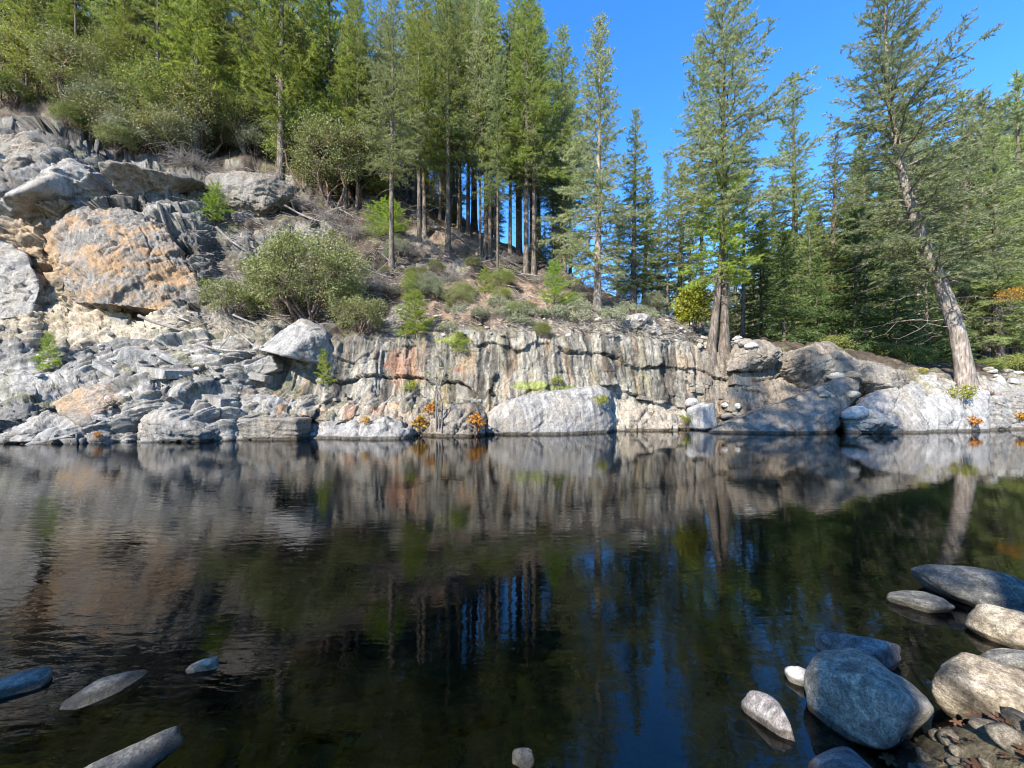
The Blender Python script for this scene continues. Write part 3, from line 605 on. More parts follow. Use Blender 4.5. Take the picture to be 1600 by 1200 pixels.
# the river stones near the viewer: pixel of the centre at the waterline, half axes, yaw, lift, material, label
def river_stone(px, py, dims, yaw, lift, mat, label, seed, tilt=(0, 0), lump=0.14, flat=2.4, faceted=False):
    p = on_water(px, py)
    me = faceted_rock('river_stone', dims, seed, 5, sharp=7, rough=0.02, smooth=True) if faceted else rounded_stone('river_stone', dims, seed, 5, lump, flat)
    o = obj('river_stone', me, mat); place(o, (p[0], p[1], lift), (R(tilt[0]), R(tilt[1]), R(yaw)))
    return tag(o, label, 'stone')
river_stone(1352, 1128, (0.25, 0.235, 0.22), 20, 0.07, S_BLUE, 'largest blue-grey rounded boulder in the right foreground shallows', 3, (-10, 6), 0.13, 2.7)
river_stone(1205, 1130, (0.075, 0.125, 0.075), 28, 0.025, S_PURP, 'pale mottled oblong stone left of the largest boulder, pointed end up', 5, (8, 0), 0.10, 2.3)
river_stone(1325, 1222, (0.135, 0.11, 0.085), -20, 0.015, S_PURP, 'flat-topped purplish tan stone cut off by the bottom edge below the largest boulder', 8, (0, 0), 0.1, 2.4, True)
river_stone(1345, 1036, (0.21, 0.12, 0.11), -18, 0.05, S_PURP, 'pale grey stone peeping out behind the largest foreground boulder', 12, (0, 0), 0.15, 2.4)
river_stone(1246, 1062, (0.055, 0.06, 0.055), 0, 0.02, S_WHITE, 'small whitish stone touching the left side of the largest boulder', 13)
river_stone(1562, 1135, (0.33, 0.19, 0.16), -28, 0.11, S_TANR, 'big tan speckled boulder at the lower right edge beside the largest boulder', 15, (0, 8), 0.12, 2.5)
river_stone(1443, 948, (0.22, 0.12, 0.09), -12, 0.025, S_SLATE, 'dark slate-blue pointed stone left of the long dark boulder', 17, (0, 0), 0.10, 2.0)
river_stone(1548, 942, (0.46, 0.20, 0.17), -24, 0.05, S_SLATE, 'long dark blue-grey boulder behind the pointed slate stone', 19, (0, 4), 0.10, 2.3)
river_stone(1592, 1002, (0.22, 0.17, 0.14), -20, 0.05, S_TANR, 'rounded brownish stone at the right edge in front of the long dark boulder', 21, (0, 0), 0.14, 2.4)
river_stone(1590, 1044, (0.21, 0.10, 0.06), -14, 0.02, S_BLUE, 'flat blue-green stone at the right edge above the tan speckled boulder', 23, (0, 0), 0.12, 2.3)
river_stone(18, 1075, (0.16, 0.12, 0.08), 30, -0.005, S_SLATE, 'dark blue stone half out of the water at the left edge', 25)
river_stone(158, 1080, (0.10, 0.20, 0.085), -38, -0.022, S_SLATE, 'narrow slate stone barely breaking the surface in the left foreground', 27, (4, 0), 0.08, 2.2)
river_stone(321, 1042, (0.085, 0.055, 0.045), 18, 0.005, S_BLUE, 'small pale blue-grey stone poking out alone in the left foreground', 29)
river_stone(200, 1195, (0.15, 0.25, 0.115), -34, -0.03, S_SLATE, 'long grey stone with rusty rim at the bottom left edge', 31, (6, 0), 0.08, 2.4)
river_stone(815, 1188, (0.055, 0.05, 0.05), 20, 0.0, S_SLATE, 'small dark stone at the bottom edge in the middle', 33)
# stones lying under the water
sub_me = [rounded_stone('submerged_stone', (1, 0.75, 0.5), 40 + i, 3, 0.2) for i in range(4)]
rg = np.random.default_rng(5)
for i in range(70):
    side = rg.random()
    px = rg.uniform(0, 560) if side < 0.5 else rg.uniform(1050, 1600); py = rg.uniform(960, 1230)
    p = on_water(px, py); s = rg.uniform(0.05, 0.2) * (0.6 + 0.25 * p[1])
    zb = float(bed_height(p[0], p[1]))
    o = obj('submerged_stone', sub_me[i % 4], S_WET if i % 3 else S_TANR)
    place(o, (p[0], p[1], min(zb + 0.1 * s, -0.42 * s - 0.03)), (0, 0, rg.uniform(0, 6.3)), s)
    tag(o, 'dim algae-brown stone lying under the water in the near shallows', 'stone', 'stones under the water')

def build_pebbles():
    rg = np.random.default_rng(91); V0, T0 = ico(2); n = 2600; VV, TT, n0 = [], [], 0
    pm = [rounded_stone('pebble', (1, 0.78, 0.55), 70 + i, 2, 0.25) for i in range(5)]; dry = 0
    for k in range(n):
        if k % 3 == 0: x, y = rg.uniform(0.9, 4.0), rg.uniform(0.8, 3.4)
        else: y = rg.uniform(1.1, 5.5); x = rg.uniform(-1.45, 1.45) * y
        sz = rg.gamma(2.0, 0.013) + 0.012; z = float(bed_height(np.array(x), np.array(y)))
        if z > -0.03 and y > 0.9:
            if dry > 240: continue
            o = obj('pebble', pm[dry % 5], S_PEBBLE); place(o, (x, y, z + 0.15 * sz), (rg.uniform(-.2, .2), rg.uniform(-.2, .2), rg.uniform(0, 6.28)), sz); dry += 1
            tag(o, 'small worn pebble on the bit of near bank at the lower right', 'pebble', 'pebbles on the near bank'); continue
        q = V0 * (1 + 0.18 * rg.normal(size=(len(V0), 1)) * 0.5) * np.array([1, rg.uniform(.6, .95), rg.uniform(.4, .7)]) * sz; a = rg.uniform(0, 6.28); c, s_ = math.cos(a), math.sin(a)
        q = np.stack([q[:, 0] * c - q[:, 1] * s_, q[:, 0] * s_ + q[:, 1] * c, q[:, 2]], 1)
        VV.append(q + np.array([x, y, z + 0.2 * sz])); TT.append(T0 + n0); n0 += len(V0)
    o = obj('riverbed_pebbles', mesh_np('riverbed_pebbles', np.concatenate(VV), T=np.concatenate(TT), smooth=True), S_PEBBLE); kind(o, 'stuff')
    o['label'] = 'brown pebbles covering the shallow riverbed near the viewer'; o['category'] = 'pebbles'
build_pebbles()
# ---- distinct masses of bedrock on the far bank
def outcrop(px, py, Y, dims, mat, label, seed, planes=None, rot=(0, 0, 0), sub=6, strata=0.03, sdir=(0.3, 0, 1), rough=0.05, sharp=16, name='rock_outcrop', cat='rock', dz=0, nplanes=14):
    o = obj(name, faceted_rock(name, dims, seed, sub, planes, nplanes, sharp, rough, strata, sdir), mat)
    p = at(px, py, Y); place(o, (p[0], p[1], p[2] + dz), tuple(R(a) for a in rot)); return tag(o, label, cat)
def hull_outcrop(pts, mat, label, seed, amp=0.10, levels=6, soften=0, strata=0.02, sdir=(0.3, 0, 1), name='rock_outcrop'):
    """a crag given by its corners (photograph x, y, distance): flat broken faces, seams, small chips"""
    bm = bmesh.new()
    W = [at(*p) for p in pts]; base = np.mean(W, 0)
    for w in W: bm.verts.new(w - base)
    r_ = bmesh.ops.convex_hull(bm, input=bm.verts[:])
    for v in [v for v in bm.verts if not v.link_faces]: bm.verts.remove(v)
    bmesh.ops.triangulate(bm, faces=bm.faces[:])
    for k in range(levels):
        bmesh.ops.subdivide_edges(bm, edges=[e for e in bm.edges if e.calc_length() > 0.075], cuts=1, use_grid_fill=True)
        bmesh.ops.triangulate(bm, faces=[f for f in bm.faces if len(f.verts) > 3])
        if k == 2 and soften:
            for _ in range(soften): bmesh.ops.smooth_vert(bm, verts=bm.verts[:], factor=0.5, use_axis_x=True, use_axis_y=True, use_axis_z=True)
    bmesh.ops.recalc_face_normals(bm, faces=bm.faces[:]); bm.normal_update(); bm.verts.index_update()
    P = np.array([v.co[:] for v in bm.verts]); Nn = np.array([v.normal[:] for v in bm.verts]); T = np.array([[v.index for v in f.verts] for f in bm.faces]); bm.free()
    rr_ = np.array([[0.8, 0, 0.6], [0, 1, 0], [-0.6, 0, 0.8]]); Q_ = P + 0.12 * np.stack([perlin(P[:, 0] * 1.2 + seed + k * 9, P[:, 1] * 1.2, P[:, 2] * 1.2) for k in range(3)], 1); PR = Q_ @ rr_.T; rg = np.random.default_rng(seed)
    q = P @ unit(np.array(sdir, float)) + 0.15 * perlin(P[:, 0] * 0.9 + seed, P[:, 1] * 0.9, P[:, 2] * 0.9)
    d = amp * (1.5 * facets3(PR, (0.7, 0.7, 1.0), seed) + 0.8 * facets3(PR, (2.0, 2.0, 3.0), seed + 1) + 0.28 * facets3(PR, (6, 6, 9), seed + 2)) + strata * (1 - 2 * np.abs(perlin(q * 4.2, seed, 0.3 * P[:, 0]))) + strata * 0.5 * perlin(q * 11.0, seed, 0.5 * P[:, 0]) + 0.02 * fbm(P[:, 0] * 3 + seed, P[:, 1] * 3, P[:, 2] * 3, 3)
    for jn in range(6):
        nj = unit(rg.normal(size=3)); qj = P @ nj + 0.15 * perlin(P[:, 0] + seed + jn, P[:, 1], P[:, 2]) + 0.03 * perlin(P[:, 0] * 6 + jn, P[:, 1] * 6, P[:, 2] * 6) - rg.uniform(-0.9, 0.9)
        d = d - amp * 0.9 * np.exp(-(qj / 0.035) ** 2) * sstep(-0.1, 0.2, perlin(P[:, 0] * 0.8 + jn * 3 + seed, P[:, 1] * 0.8, P[:, 2] * 0.8))
    o = obj(name, mesh_np(name, P + Nn * d[:, None], T=T), mat); o.location = base; return tag(o, label, 'rock')
BOX = [(1, 0, 0, .95), (-1, 0, 0, .95), (0, 1, 0, .95), (0, -1, 0, .95), (0, 0, 1, .9), (0, 0, -1, .9)]
hull_outcrop([(30, 345, 21.6), (110, 312, 21.3), (215, 335, 20.6), (264, 366, 20.0), (325, 466, 19.2), (276, 488, 18.4), (152, 474, 17.4), (62, 425, 20.6), (140, 352, 18.9), (200, 372, 18.75), (40, 350, 23), (250, 340, 23), (320, 450, 22), (60, 470, 21.5), (205, 500, 20.4)],
             S_CLIFF, 'huge jutting tan and grey boulder with dark undercut on the left cliff', 101, 0.15, strata=0.045, sdir=(0.8, 0.2, 0.5))
hull_outcrop([(-60, 250, 21.5), (-10, 212, 23), (60, 206, 23), (95, 232, 22.5), (100, 275, 21.6), (60, 310, 20.8), (-20, 320, 20.6), (-70, 290, 21.0), (30, 250, 21.2), (80, 230, 26), (-60, 230, 26), (-40, 330, 24), (90, 310, 24)],
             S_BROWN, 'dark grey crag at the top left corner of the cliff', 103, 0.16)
hull_outcrop([(-60, 380, 18.8), (0, 372, 19.2), (40, 395, 18.8), (62, 450, 18.2), (50, 492, 17.6), (-10, 500, 17.4), (-70, 480, 17.8), (10, 420, 18.2), (50, 390, 22), (-60, 390, 22), (50, 500, 21), (-60, 500, 21)],
             S_GREY, 'grey fractured cliff block at the left edge below the ochre face', 106, 0.14)
hull_outcrop([(752, 682, 15.1), (757, 652, 15.3), (785, 624, 15.6), (850, 612, 16.0), (938, 604, 16.6), (957, 618, 16.9), (958, 676, 16.2), (880, 682, 15.2), (830, 640, 15.25), (925, 634, 15.9), (760, 640, 17.5), (950, 600, 18.5), (955, 700, 18), (760, 705, 17), (880, 712, 15.6)],
             S_GREY, 'long smooth whaleback of grey rock rising from the waterline at centre', 109, 0.05, soften=6, strata=0.03, sdir=(1, 0, 0.25))
hull_outcrop([(1098, 679, 15.9), (1125, 668, 16.3), (1215, 632, 16.6), (1330, 584, 17.6), (1345, 600, 17.2), (1300, 640, 16.1), (1290, 682, 15.7), (1200, 686, 15.3), (1130, 685, 15.6), (1120, 662, 18.6), (1335, 582, 19.6), (1290, 690, 18), (1130, 700, 18), (1200, 716, 15.8), (1285, 715, 16)],
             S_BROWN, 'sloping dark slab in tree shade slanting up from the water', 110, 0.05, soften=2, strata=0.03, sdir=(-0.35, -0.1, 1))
hull_outcrop([(1318, 682, 16.0), (1322, 655, 16.2), (1350, 622, 16.8), (1402, 600, 17.3), (1442, 612, 17.2), (1455, 642, 16.6), (1450, 684, 15.9), (1385, 640, 16.3), (1320, 640, 18.6), (1440, 596, 19.2), (1450, 700, 18), (1320, 700, 18), (1390, 712, 16)],
             S_GREY, 'blue-grey lumpy rock left of the leaning tree above the water', 113, 0.09, soften=2, strata=0.04, sdir=(1, 0, 0.25))
hull_outcrop([(1425, 684, 16.3), (1430, 648, 16.5), (1448, 622, 17.0), (1520, 608, 17.6), (1548, 616, 17.6), (1540, 640, 17.0), (1545, 680, 16.7), (1490, 645, 16.5), (1440, 610, 19), (1545, 600, 19.4), (1540, 700, 18.5), (1430, 700, 18), (1490, 712, 16.6)],
             S_PALE, 'light grey fluted rock at the waterline below the leaning tree', 115, 0.07, soften=1, strata=0.05, sdir=(1, 0, 0.2))
hull_outcrop([(1530, 680, 17.0), (1535, 640, 17.3), (1560, 618, 17.8), (1630, 612, 18.5), (1690, 625, 18.8), (1690, 676, 18.2), (1600, 645, 17.8), (1540, 605, 19.6), (1690, 605, 20.5), (1690, 690, 20), (1540, 700, 19), (1600, 705, 17.6)],
             S_GREY, 'grey stepped rock at the right edge above the water', 116, 0.08, soften=1, strata=0.05, sdir=(0.2, 0, 1))
def ledge(x0, x1, yt0, yt1, yb, Yf, depth, mat, label, seed, cut=0.0):
    rg = np.random.default_rng(seed); P = []
    for k in range(6):
        u = k / 5; px = x0 + (x1 - x0) * u; yt = yt0 + (yt1 - yt0) * u; j = rg.uniform(-0.25, 0.25); yt = yt + (9 if k in (0, 5) else 0); Yk = Yf + (0.35 if k in (0, 5) else 0)
        P += [(px, yt + rg.uniform(-5, 5), Yk + 0.45 + j), (px + rg.uniform(-8, 8), (yt + yb) / 2 + 3, Yk + 0.1 + j), (px + rg.uniform(-6, 6), yb, Yk + j - 0.1), (px, yt - 4 + rg.uniform(-3, 3), Yf + depth)]
    P += [(x0, yb + 14, Yf + depth), (x1, yb + 14, Yf + depth)]
    hull_outcrop(P, mat, label, seed, 0.15, strata=0.04, sdir=(1, 0.1, 0.2), soften=1)
ledge(462, 640, 664, 660, 692, 13.7, 1.9, S_GREY, 'long bleached shelf of rock at the water left of the orange plants', 131)
ledge(318, 470, 618, 622, 655, 14.1, 1.8, S_GREY, 'stepped grey ledge with rusty streaks below the slanting slab', 132)
ledge(478, 650, 632, 630, 662, 14.6, 2.0, S_TAN, 'second ledge up, tan and rust streaked, under the rust-red wall', 133)
ledge(642, 758, 642, 636, 688, 14.6, 2.0, S_BROWN, 'dark undercut ledge behind the bare sapling', 134)
ledge(958, 1072, 640, 648, 678, 16.9, 2.0, S_TAN, 'low tan ledge between the whaleback rock and the white block', 135)
ledge(-20, 150, 612, 600, 640, 14.2, 2.2, S_GREY, 'pale flat shelf on the far left ledges', 136)
outcrop(120, 300, 22.0, (2.4, 1.8, 1.5), S_GREY, 'lumpy grey crag right of the dark crag under the shrubs', 104, rough=0.045)
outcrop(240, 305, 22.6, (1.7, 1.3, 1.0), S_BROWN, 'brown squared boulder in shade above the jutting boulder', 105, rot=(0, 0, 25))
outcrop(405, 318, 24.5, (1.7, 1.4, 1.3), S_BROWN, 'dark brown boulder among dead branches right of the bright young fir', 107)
outcrop(478, 536, 16.4, (1.25, 0.9, 0.9), S_GREY, 'pale grey sloping boulder on the ledge below the big round shrub', 108,
        planes=[(-0.45, -0.7, 0.6, .62), (0.8, -0.6, 0.1, .85), (-.9, 0, 0.3, .9), (0.3, -0.3, 1, .72), (0, 0, -1, .8), (0, 1, 0, .9), (.9, .1, .6, .8)], rot=(0, 14, 0), rough=0.03, strata=0.015)
outcrop(1270, 572, 18.8, (1.9, 1.3, 1.15), S_BROWN, 'rounded brown streaked rock on top of the wall right of the tall pair of trunks', 111, sharp=10, strata=0.05, sdir=(1, 0, 0.1), rough=0.04)
outcrop(1372, 595, 18.0, (1.3, 1.0, 0.8), S_BROWN, 'brown weathered hump between the streaked rock and the leaning tree', 112, sharp=10, rough=0.045, strata=0.03)
outcrop(1350, 655, 16.3, (1.05, 0.8, 0.65), S_PALE, 'pale rounded rock at the waterline right of the dark slab', 114, sharp=12, rough=0.05, strata=0.03, dz=-0.1)
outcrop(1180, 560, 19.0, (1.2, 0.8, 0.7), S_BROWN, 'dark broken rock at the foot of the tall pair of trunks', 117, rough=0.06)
outcrop(985, 520, 19.6, (2.2, 1.2, 0.8), S_GREY, 'low grey domed rock on the rim of the wall right of centre', 118, sharp=6, rough=0.05)
outcrop(1098, 650, 17.4, (0.54, 0.45, 0.60), S_PALE, 'white squared block standing at the waterline beside the dark slab', 120, planes=[(1, -.1, 0, .8), (-1, -.15, .05, .85), (0, -1, 0.1, .8), (0, 1, 0, .9), (-.15, 0, 1, .8), (0, 0, -1, .9)], rot=(0, -6, 22), rough=0.02, strata=0.01, sharp=13)
outcrop(255, 660, 13.2, (1.0, 0.8, 0.75), S_GREY, 'fluted grey fold of rock dipping into the water on the left', 121, sharp=7, rough=0.05, strata=0.05, sdir=(0.8, 0.1, 0.35), dz=-0.1)
outcrop(90, 672, 13.0, (1.7, 0.9, 0.65), S_GREY, 'low banded grey rock at the water left of the fluted fold', 122, sharp=7, rough=0.05, strata=0.045, sdir=(-0.2, 0, 1), dz=-0.15)
outcrop(175, 630, 13.9, (1.2, 0.8, 0.55), S_TAN, 'tilted rusty slab behind the fluted fold', 123, rot=(0, 32, 0), rough=0.03, strata=0.04, sdir=(0, 0, 1))
outcrop(430, 668, 13.9, (1.1, 0.55, 0.5), S_BROWN, 'dark blocky ledge at the water below the round shrub', 124, planes=BOX, rough=0.03, strata=0.03, sdir=(0, 0, 1), dz=-0.1)
outcrop(240, 562, 16.2, (0.9, 0.7, 0.55), S_GREY, 'sharp-edged grey block with a shaded side on the left ledges', 125, planes=BOX[:4] + [(-0.3, -.2, 1, .7), (0, 0, -1, .9)], rot=(0, 22, 20), rough=0.03)
outcrop(400, 582, 15.8, (1.0, 0.5, 0.35), S_GREY, 'slanting grey slab leaning up to the pale boulder', 126, planes=BOX, rot=(0, -24, 10), rough=0.03)

# ---- fractured slabs of the bank: parts of the setting
def hull_block(seed):
    rg = np.random.default_rng(seed); bm = bmesh.new()
    for sx in (-1, 1):
        for sy in (-1, 1):
            for sz in (-1, 1):
                for k in range(2):
                    j = rg.uniform(-0.22, 0.22, 3); sc_ = np.array([sx, sy, sz]) * (1 - 0.22 * np.eye(3)[rg.integers(3)])
                    bm.verts.new(sc_ + j * 0.6)
    bmesh.ops.convex_hull(bm, input=bm.verts[:])
    for v in [v for v in bm.verts if not v.link_faces]: bm.verts.remove(v)
    me = bpy.data.meshes.new('rock_slab'); bm.to_mesh(me); bm.free(); return me
slab_me = {}
for mi, m in enumerate((S_GREY, S_TAN, S_BROWN, S_PALE)):
    slab_me[mi] = []
    for k in range(7):
        me = hull_block(200 + mi * 10 + k); me.materials.append(m); slab_me[mi].append(me)
rg = np.random.default_rng(21)
def slabs(n, x0, x1, y0, y1, smin, smax, mats, dip=(0, 0), flat=0.35):
    for i in range(n):
        px, py = rg.uniform(x0, x1), rg.uniform(y0, y1); p = bank_at(px, py); s = rg.uniform(smin, smax)
        o = bpy.data.objects.new('rock_slab', slab_me[int(rg.choice(mats))][int(rg.integers(7))]); COL.objects.link(o); o.parent = BANK
        o.location = p - np.array([0, -0.25 * s, 0.12 * s])
        o.rotation_euler = (R(rg.normal(dip[1], 7)), R(rg.normal(dip[0], 9)), R(rg.normal(0, 22)))
        o.scale = (s, s * rg.uniform(0.4, 0.7), s * flat * rg.uniform(0.5, 1.3))
slabs(9, 0, 420, 540, 680, 0.25, 0.75, (0, 0, 3, 1), (14, 0), 0.28)
slabs(10, 0, 330, 460, 545, 0.2, 0.6, (0, 2), (8, 0), 0.35)
slabs(8, 420, 780, 605, 676, 0.15, 0.4, (0, 2), (0, 0), 0.3)
slabs(8, 900, 1080, 610, 665, 0.15, 0.4, (0, 2), (0, 0), 0.35)
slabs(10, 1060, 1340, 545, 640, 0.2, 0.55, (2, 2), (-4, 0), 0.5)
slabs(16, 1330, 1600, 580, 670, 0.2, 0.55, (0, 3, 1), (5, 0), 0.5)
slabs(40, 330, 760, 380, 520, 0.15, 0.55, (0, 2, 2), (15, 0), 0.4)

bpy.context.view_layer.update()
_DG = bpy.context.evaluated_depsgraph_get()
def hit(px, py):
    """the rock surface seen at a photograph pixel"""
    d = Vector(((px - CX) / F, 1.0, (HY - py) / F)).normalized(); o = Vector((0, 0, CH)) + d * 9.0
    ok, loc, nor, *_ = SC.ray_cast(_DG, o, d)
    return np.array(loc) if ok else bank_at(px, py)
# ---- loose stones lying on the far bank
loose_me = [rounded_stone('loose_stone', (1, 0.75, 0.6), 60 + i, 3, 0.16) for i in range(4)] 
def loose(px, py, s, mat, label, group=None):
    p = hit(px, py)
    me = loose_me[int(rg.integers(4))].copy(); me.materials.clear(); me.materials.append(mat)
    o = obj('loose_stone', me); place(o, (p[0], p[1] - 0.1 * s, p[2] + 0.12 * s), (rg.uniform(-.2, .2), rg.uniform(-.2, .2), rg.uniform(0, 6.3)), s); return tag(o, label, 'stone', group)
loose(1080, 632, 0.50, S_WHITE, 'white egg-shaped stone above the white squared block')
loose(1135, 652, 0.32, S_BLUE, 'blue-grey stone right of the white squared block')
loose(1134, 634, 0.24, S_WHITE, 'small pale stone between white block and dark slab')
loose(1153, 636, 0.28, S_WHITE, 'flat pale stone at the top edge of the dark slab')
loose(1150, 648, 0.16, S_WHITE, 'tiny white stone beside the blue-grey stone by the slab')
loose(1306, 590, 0.45, S_BLUE, 'blue-grey cobble at the top end of the dark slab')
loose(1330, 588, 0.36, S_TANR, 'pinkish cobble beside the blue-grey cobble above the slab')
loose(1376, 549, 0.48, S_TANR, 'yellowish cobble perched behind the brown hump')
loose(1325, 527, 0.75, S_BROWN, 'dark round boulder under the trees behind the streaked rock')
loose(1335, 648, 0.55, S_WHITE, 'cream boulder lying on the rocks right of the dark slab')
loose(1330, 618, 0.36, S_BLUE, 'small blue-grey cobble above the cream boulder')
loose(1287, 618, 0.32, S_BLUE, 'dusky cobble on the upper part of the dark slab')
for i in range(60):
    px = rg.uniform(640, 1110); py = rg.uniform(488, 528)
    loose(px, py, rg.uniform(0.06, 0.2), (S_WHITE, S_TANR, S_GREY)[i % 3], 'small loose stone on the rim of the rock wall', 'small stones on the wall rim')
for i in range(46):
    px = rg.uniform(1090, 1180) if i % 2 else rg.uniform(1540, 1640); py = rg.uniform(520, 545) if i % 2 else rg.uniform(568, 588)
    loose(px, py, rg.uniform(0.12, 0.32), (S_WHITE, S_BLUE, S_GREY)[i % 3], 'grey cobble in the stony strip under the trees', 'cobbles under the trees')
for i in range(30):
    px = rg.uniform(60, 420); py = rg.uniform(500, 600)
    loose(px, py, rg.uniform(0.06, 0.2), (S_WHITE, S_TANR, S_GREY)[i % 3], 'small loose stone on the banded ledges at left', 'small stones on the left ledges')

# ------------------------------------------------------------------ vegetation builders
class Tubes:
    def __init__(s): s.V, s.Q, s.n = [], [], 0
    def add(s, pts, rad, k=5):
        pts = np.asarray(pts, float); rad = np.asarray(rad, float); m = len(pts)
        d = np.gradient(pts, axis=0); d /= np.linalg.norm(d, axis=1)[:, None] + 1e-9
        ref = np.array([0, 0, 1.0]) if abs(d[:, 2]).mean() < 0.85 else np.array([1.0, 0, 0])
        a = np.cross(d, ref); a /= np.linalg.norm(a, axis=1)[:, None] + 1e-9; b = np.cross(d, a)
        th = np.arange(k) * 2 * np.pi / k
        ring = pts[:, None] + rad[:, None, None] * (np.cos(th)[None, :, None] * a[:, None] + np.sin(th)[None, :, None] * b[:, None])
        i = np.arange(m - 1)[:, None] * k; j = np.arange(k)[None, :]; j2 = (j + 1) % k
        q = np.stack([i + j, i + j2, i + k + j2, i + k + j], -1).reshape(-1, 4) + s.n
        s.V.append(ring.reshape(-1, 3)); s.Q.append(q); s.n += m * k
    def mesh(s, name, smooth=True): return mesh_np(name, np.concatenate(s.V), Q=np.concatenate(s.Q), smooth=smooth)
def blades(P, D, L, W, rg):
    S = unit(np.cross(D, rg.normal(size=D.shape))) * (W * 0.5)[:, None]
    n = len(P); V = np.stack([P - S, P + S, P + D * L[:, None]], 1).reshape(-1, 3)
    return V
def diamonds(P, D, L, W, rg):
    S = unit(np.cross(D, rg.normal(size=D.shape))) * (W * 0.5)[:, None]; B = P + D * (L * 0.45)[:, None]
    return np.stack([P, B + S, P + D * L[:, None], B - S], 1).reshape(-1, 4 * 3).reshape(-1, 3)

def conifer(name, seed, H=16.0, base=0.25, rad=2.4, nb=95, trunk_r=0.26, droop=0.25, rise=0.15, top_pow=0.85, spine=None, dead=14,
            blade=(0.15, 0.030), tw_step=0.14, tuft_step=0.085, per=6, bark=None, leaf=None, thin=0.0, gap=0.15, full_low=0.8):
    rg = np.random.default_rng(seed); tb = Tubes()
    n = 26; t = np.linspace(0, 1, n)
    if spine is None:
        w = 0.12 * rg.normal(size=2); sp = np.stack([w[0] * np.sin(t * 3 + rg.uniform(0, 6)) * H / 16, w[1] * np.sin(t * 2.5 + rg.uniform(0, 6)) * H / 16, t * H], 1); sp -= sp[0]
    else:
        s_ = np.asarray(spine, float); ct = np.linspace(0, 1, len(s_)); sp = np.stack([np.interp(t, ct, s_[:, k]) for k in range(3)], 1)
        for _ in range(3): sp[1:-1] = 0.5 * sp[1:-1] + 0.25 * (sp[2:] + sp[:-2])
    r = trunk_r * ((1 - t) ** 0.85 * 0.97 + 0.03); r[0] *= 1.55; r[1] *= 1.1
    sp0 = sp.copy(); sp0[0] -= np.array([0, 0, 0.35 if spine is None else 0.5]) 
    tb.add(sp0, r, 10)
    def trunk_at(u): return np.array([np.interp(u, t, sp[:, k]) for k in range(3)])
    VP = []
    lob = rg.uniform(0, 6.28, 3)
    for i in range(nb):
        u = base + (1 - base) * (1 - (1 - (i + rg.random()) / nb) ** 1.0); u = min(u, 0.985)
        f = (u - base) / (1 - base)
        prof = (1 - f) ** top_pow * (full_low + (1 - full_low) * sstep(0.0, 0.25, f)) 
        az = i * 2.399 + rg.normal(0, 0.35)
        L = rad * prof * rg.uniform(0.62, 1.12) * (1 + 0.22 * math.sin(az + lob[0]) + 0.12 * math.sin(7 * f + lob[1])) + 0.18
        if rg.random() < gap: L *= rg.uniform(0.3, 0.6)
        el = rise + 0.75 * f ** 1.5 + rg.normal(0, 0.12)
        o = trunk_at(u); m = 8; s = np.linspace(0, 1, m)
        h = np.array([math.cos(az), math.sin(az), 0])
        pts = o + L * (s[:, None] * h * math.cos(el)) ; pts[:, 2] += L * (s * math.sin(el) - droop * s ** 2 * (1 - 0.7 * f) + 0.10 * s ** 4)
        pts[1:] += rg.normal(0, 0.025 * L, (m - 1, 3)) * s[1:, None]
        tb.add(pts, np.linspace(max(0.05 * L ** 0.6 * trunk_r / 0.26 * 0.42, 0.012), 0.006, m), 4)
        # side twigs
        nt_ = max(3, int(L / tw_step)); ts = np.clip(np.linspace(0.16, 1.0, nt_) + rg.normal(0, 0.02, nt_), 0.1, 1.0)
        if thin > 0: ts = ts[rg.random(len(ts)) > thin * (1 - ts)]
        if len(ts) == 0: continue
        bp = np.stack([np.interp(ts, s, pts[:, k]) for k in range(3)], 1)
        bd = unit(np.stack([np.interp(ts, s, np.gradient(pts[:, k])) for k in range(3)], 1))
        side = unit(np.cross(bd, [0, 0, 1.0])) * np.where(np.arange(len(ts)) % 2 == 0, 1, -1)[:, None]
        ang = rg.uniform(0.5, 1.1, len(ts))[:, None]
        td = unit(bd * np.cos(ang) + side * np.sin(ang) + rg.normal(0, 0.22, (len(ts), 3)) + np.array([0, 0, -0.10]))
        tl = (0.22 + 0.34 * L * (1.05 - ts)) * rg.uniform(0.6, 1.25, len(ts)); tl = np.minimum(tl, 0.95)
        # tufts along each twig, and along the limb itself
        A, Dd = [], []
        for k in range(len(ts)):
            q = np.arange(0.05, tl[k] + 0.02, tuft_step)
            A.append(bp[k] + td[k] * q[:, None] + np.array([0, 0, -0.10]) * (q[:, None] ** 2)); Dd.append(np.repeat(td[k][None], len(q), 0))
        A.append(bp); Dd.append(bd)
        A = np.concatenate(A); Dd = np.concatenate(Dd)
        A = np.repeat(A, per, 0) + rg.normal(0, 0.02, (len(A) * per, 3)); Dd = np.repeat(Dd, per, 0)
        D2 = unit(Dd + rg.normal(0, 0.62, Dd.shape) + np.array([0, 0, 0.12]))
        VP.append(blades(A, D2, blade[0] * rg.uniform(0.6, 1.25, len(A)), blade[1] * rg.uniform(0.7, 1.3, len(A)), rg))
    for i in range(dead):                                        # bare dead limbs below the crown
        u = rg.uniform(base * 0.3 + 0.05, base + 0.22); o = trunk_at(u); az = rg.uniform(0, 6.28); L = rad * rg.uniform(0.25, 0.75); s = np.linspace(0, 1, 6)
        pts = o + L * s[:, None] * np.array([math.cos(az), math.sin(az), 0]); pts[:, 2] += L * (0.12 * s - 0.35 * s ** 2); pts[1:] += rg.normal(0, 0.04 * L, (5, 3))
        tb.add(pts, np.linspace(0.022, 0.004, 6), 3)
        for _ in range(3):
            a = pts[int(rg.integers(2, 5))]; e = a + rg.normal(0, 0.25 * L, 3) * np.array([1, 1, 0.5]); tb.add([a, (a + e) / 2 + rg.normal(0, 0.03, 3), e], [0.009, 0.006, 0.003], 3)
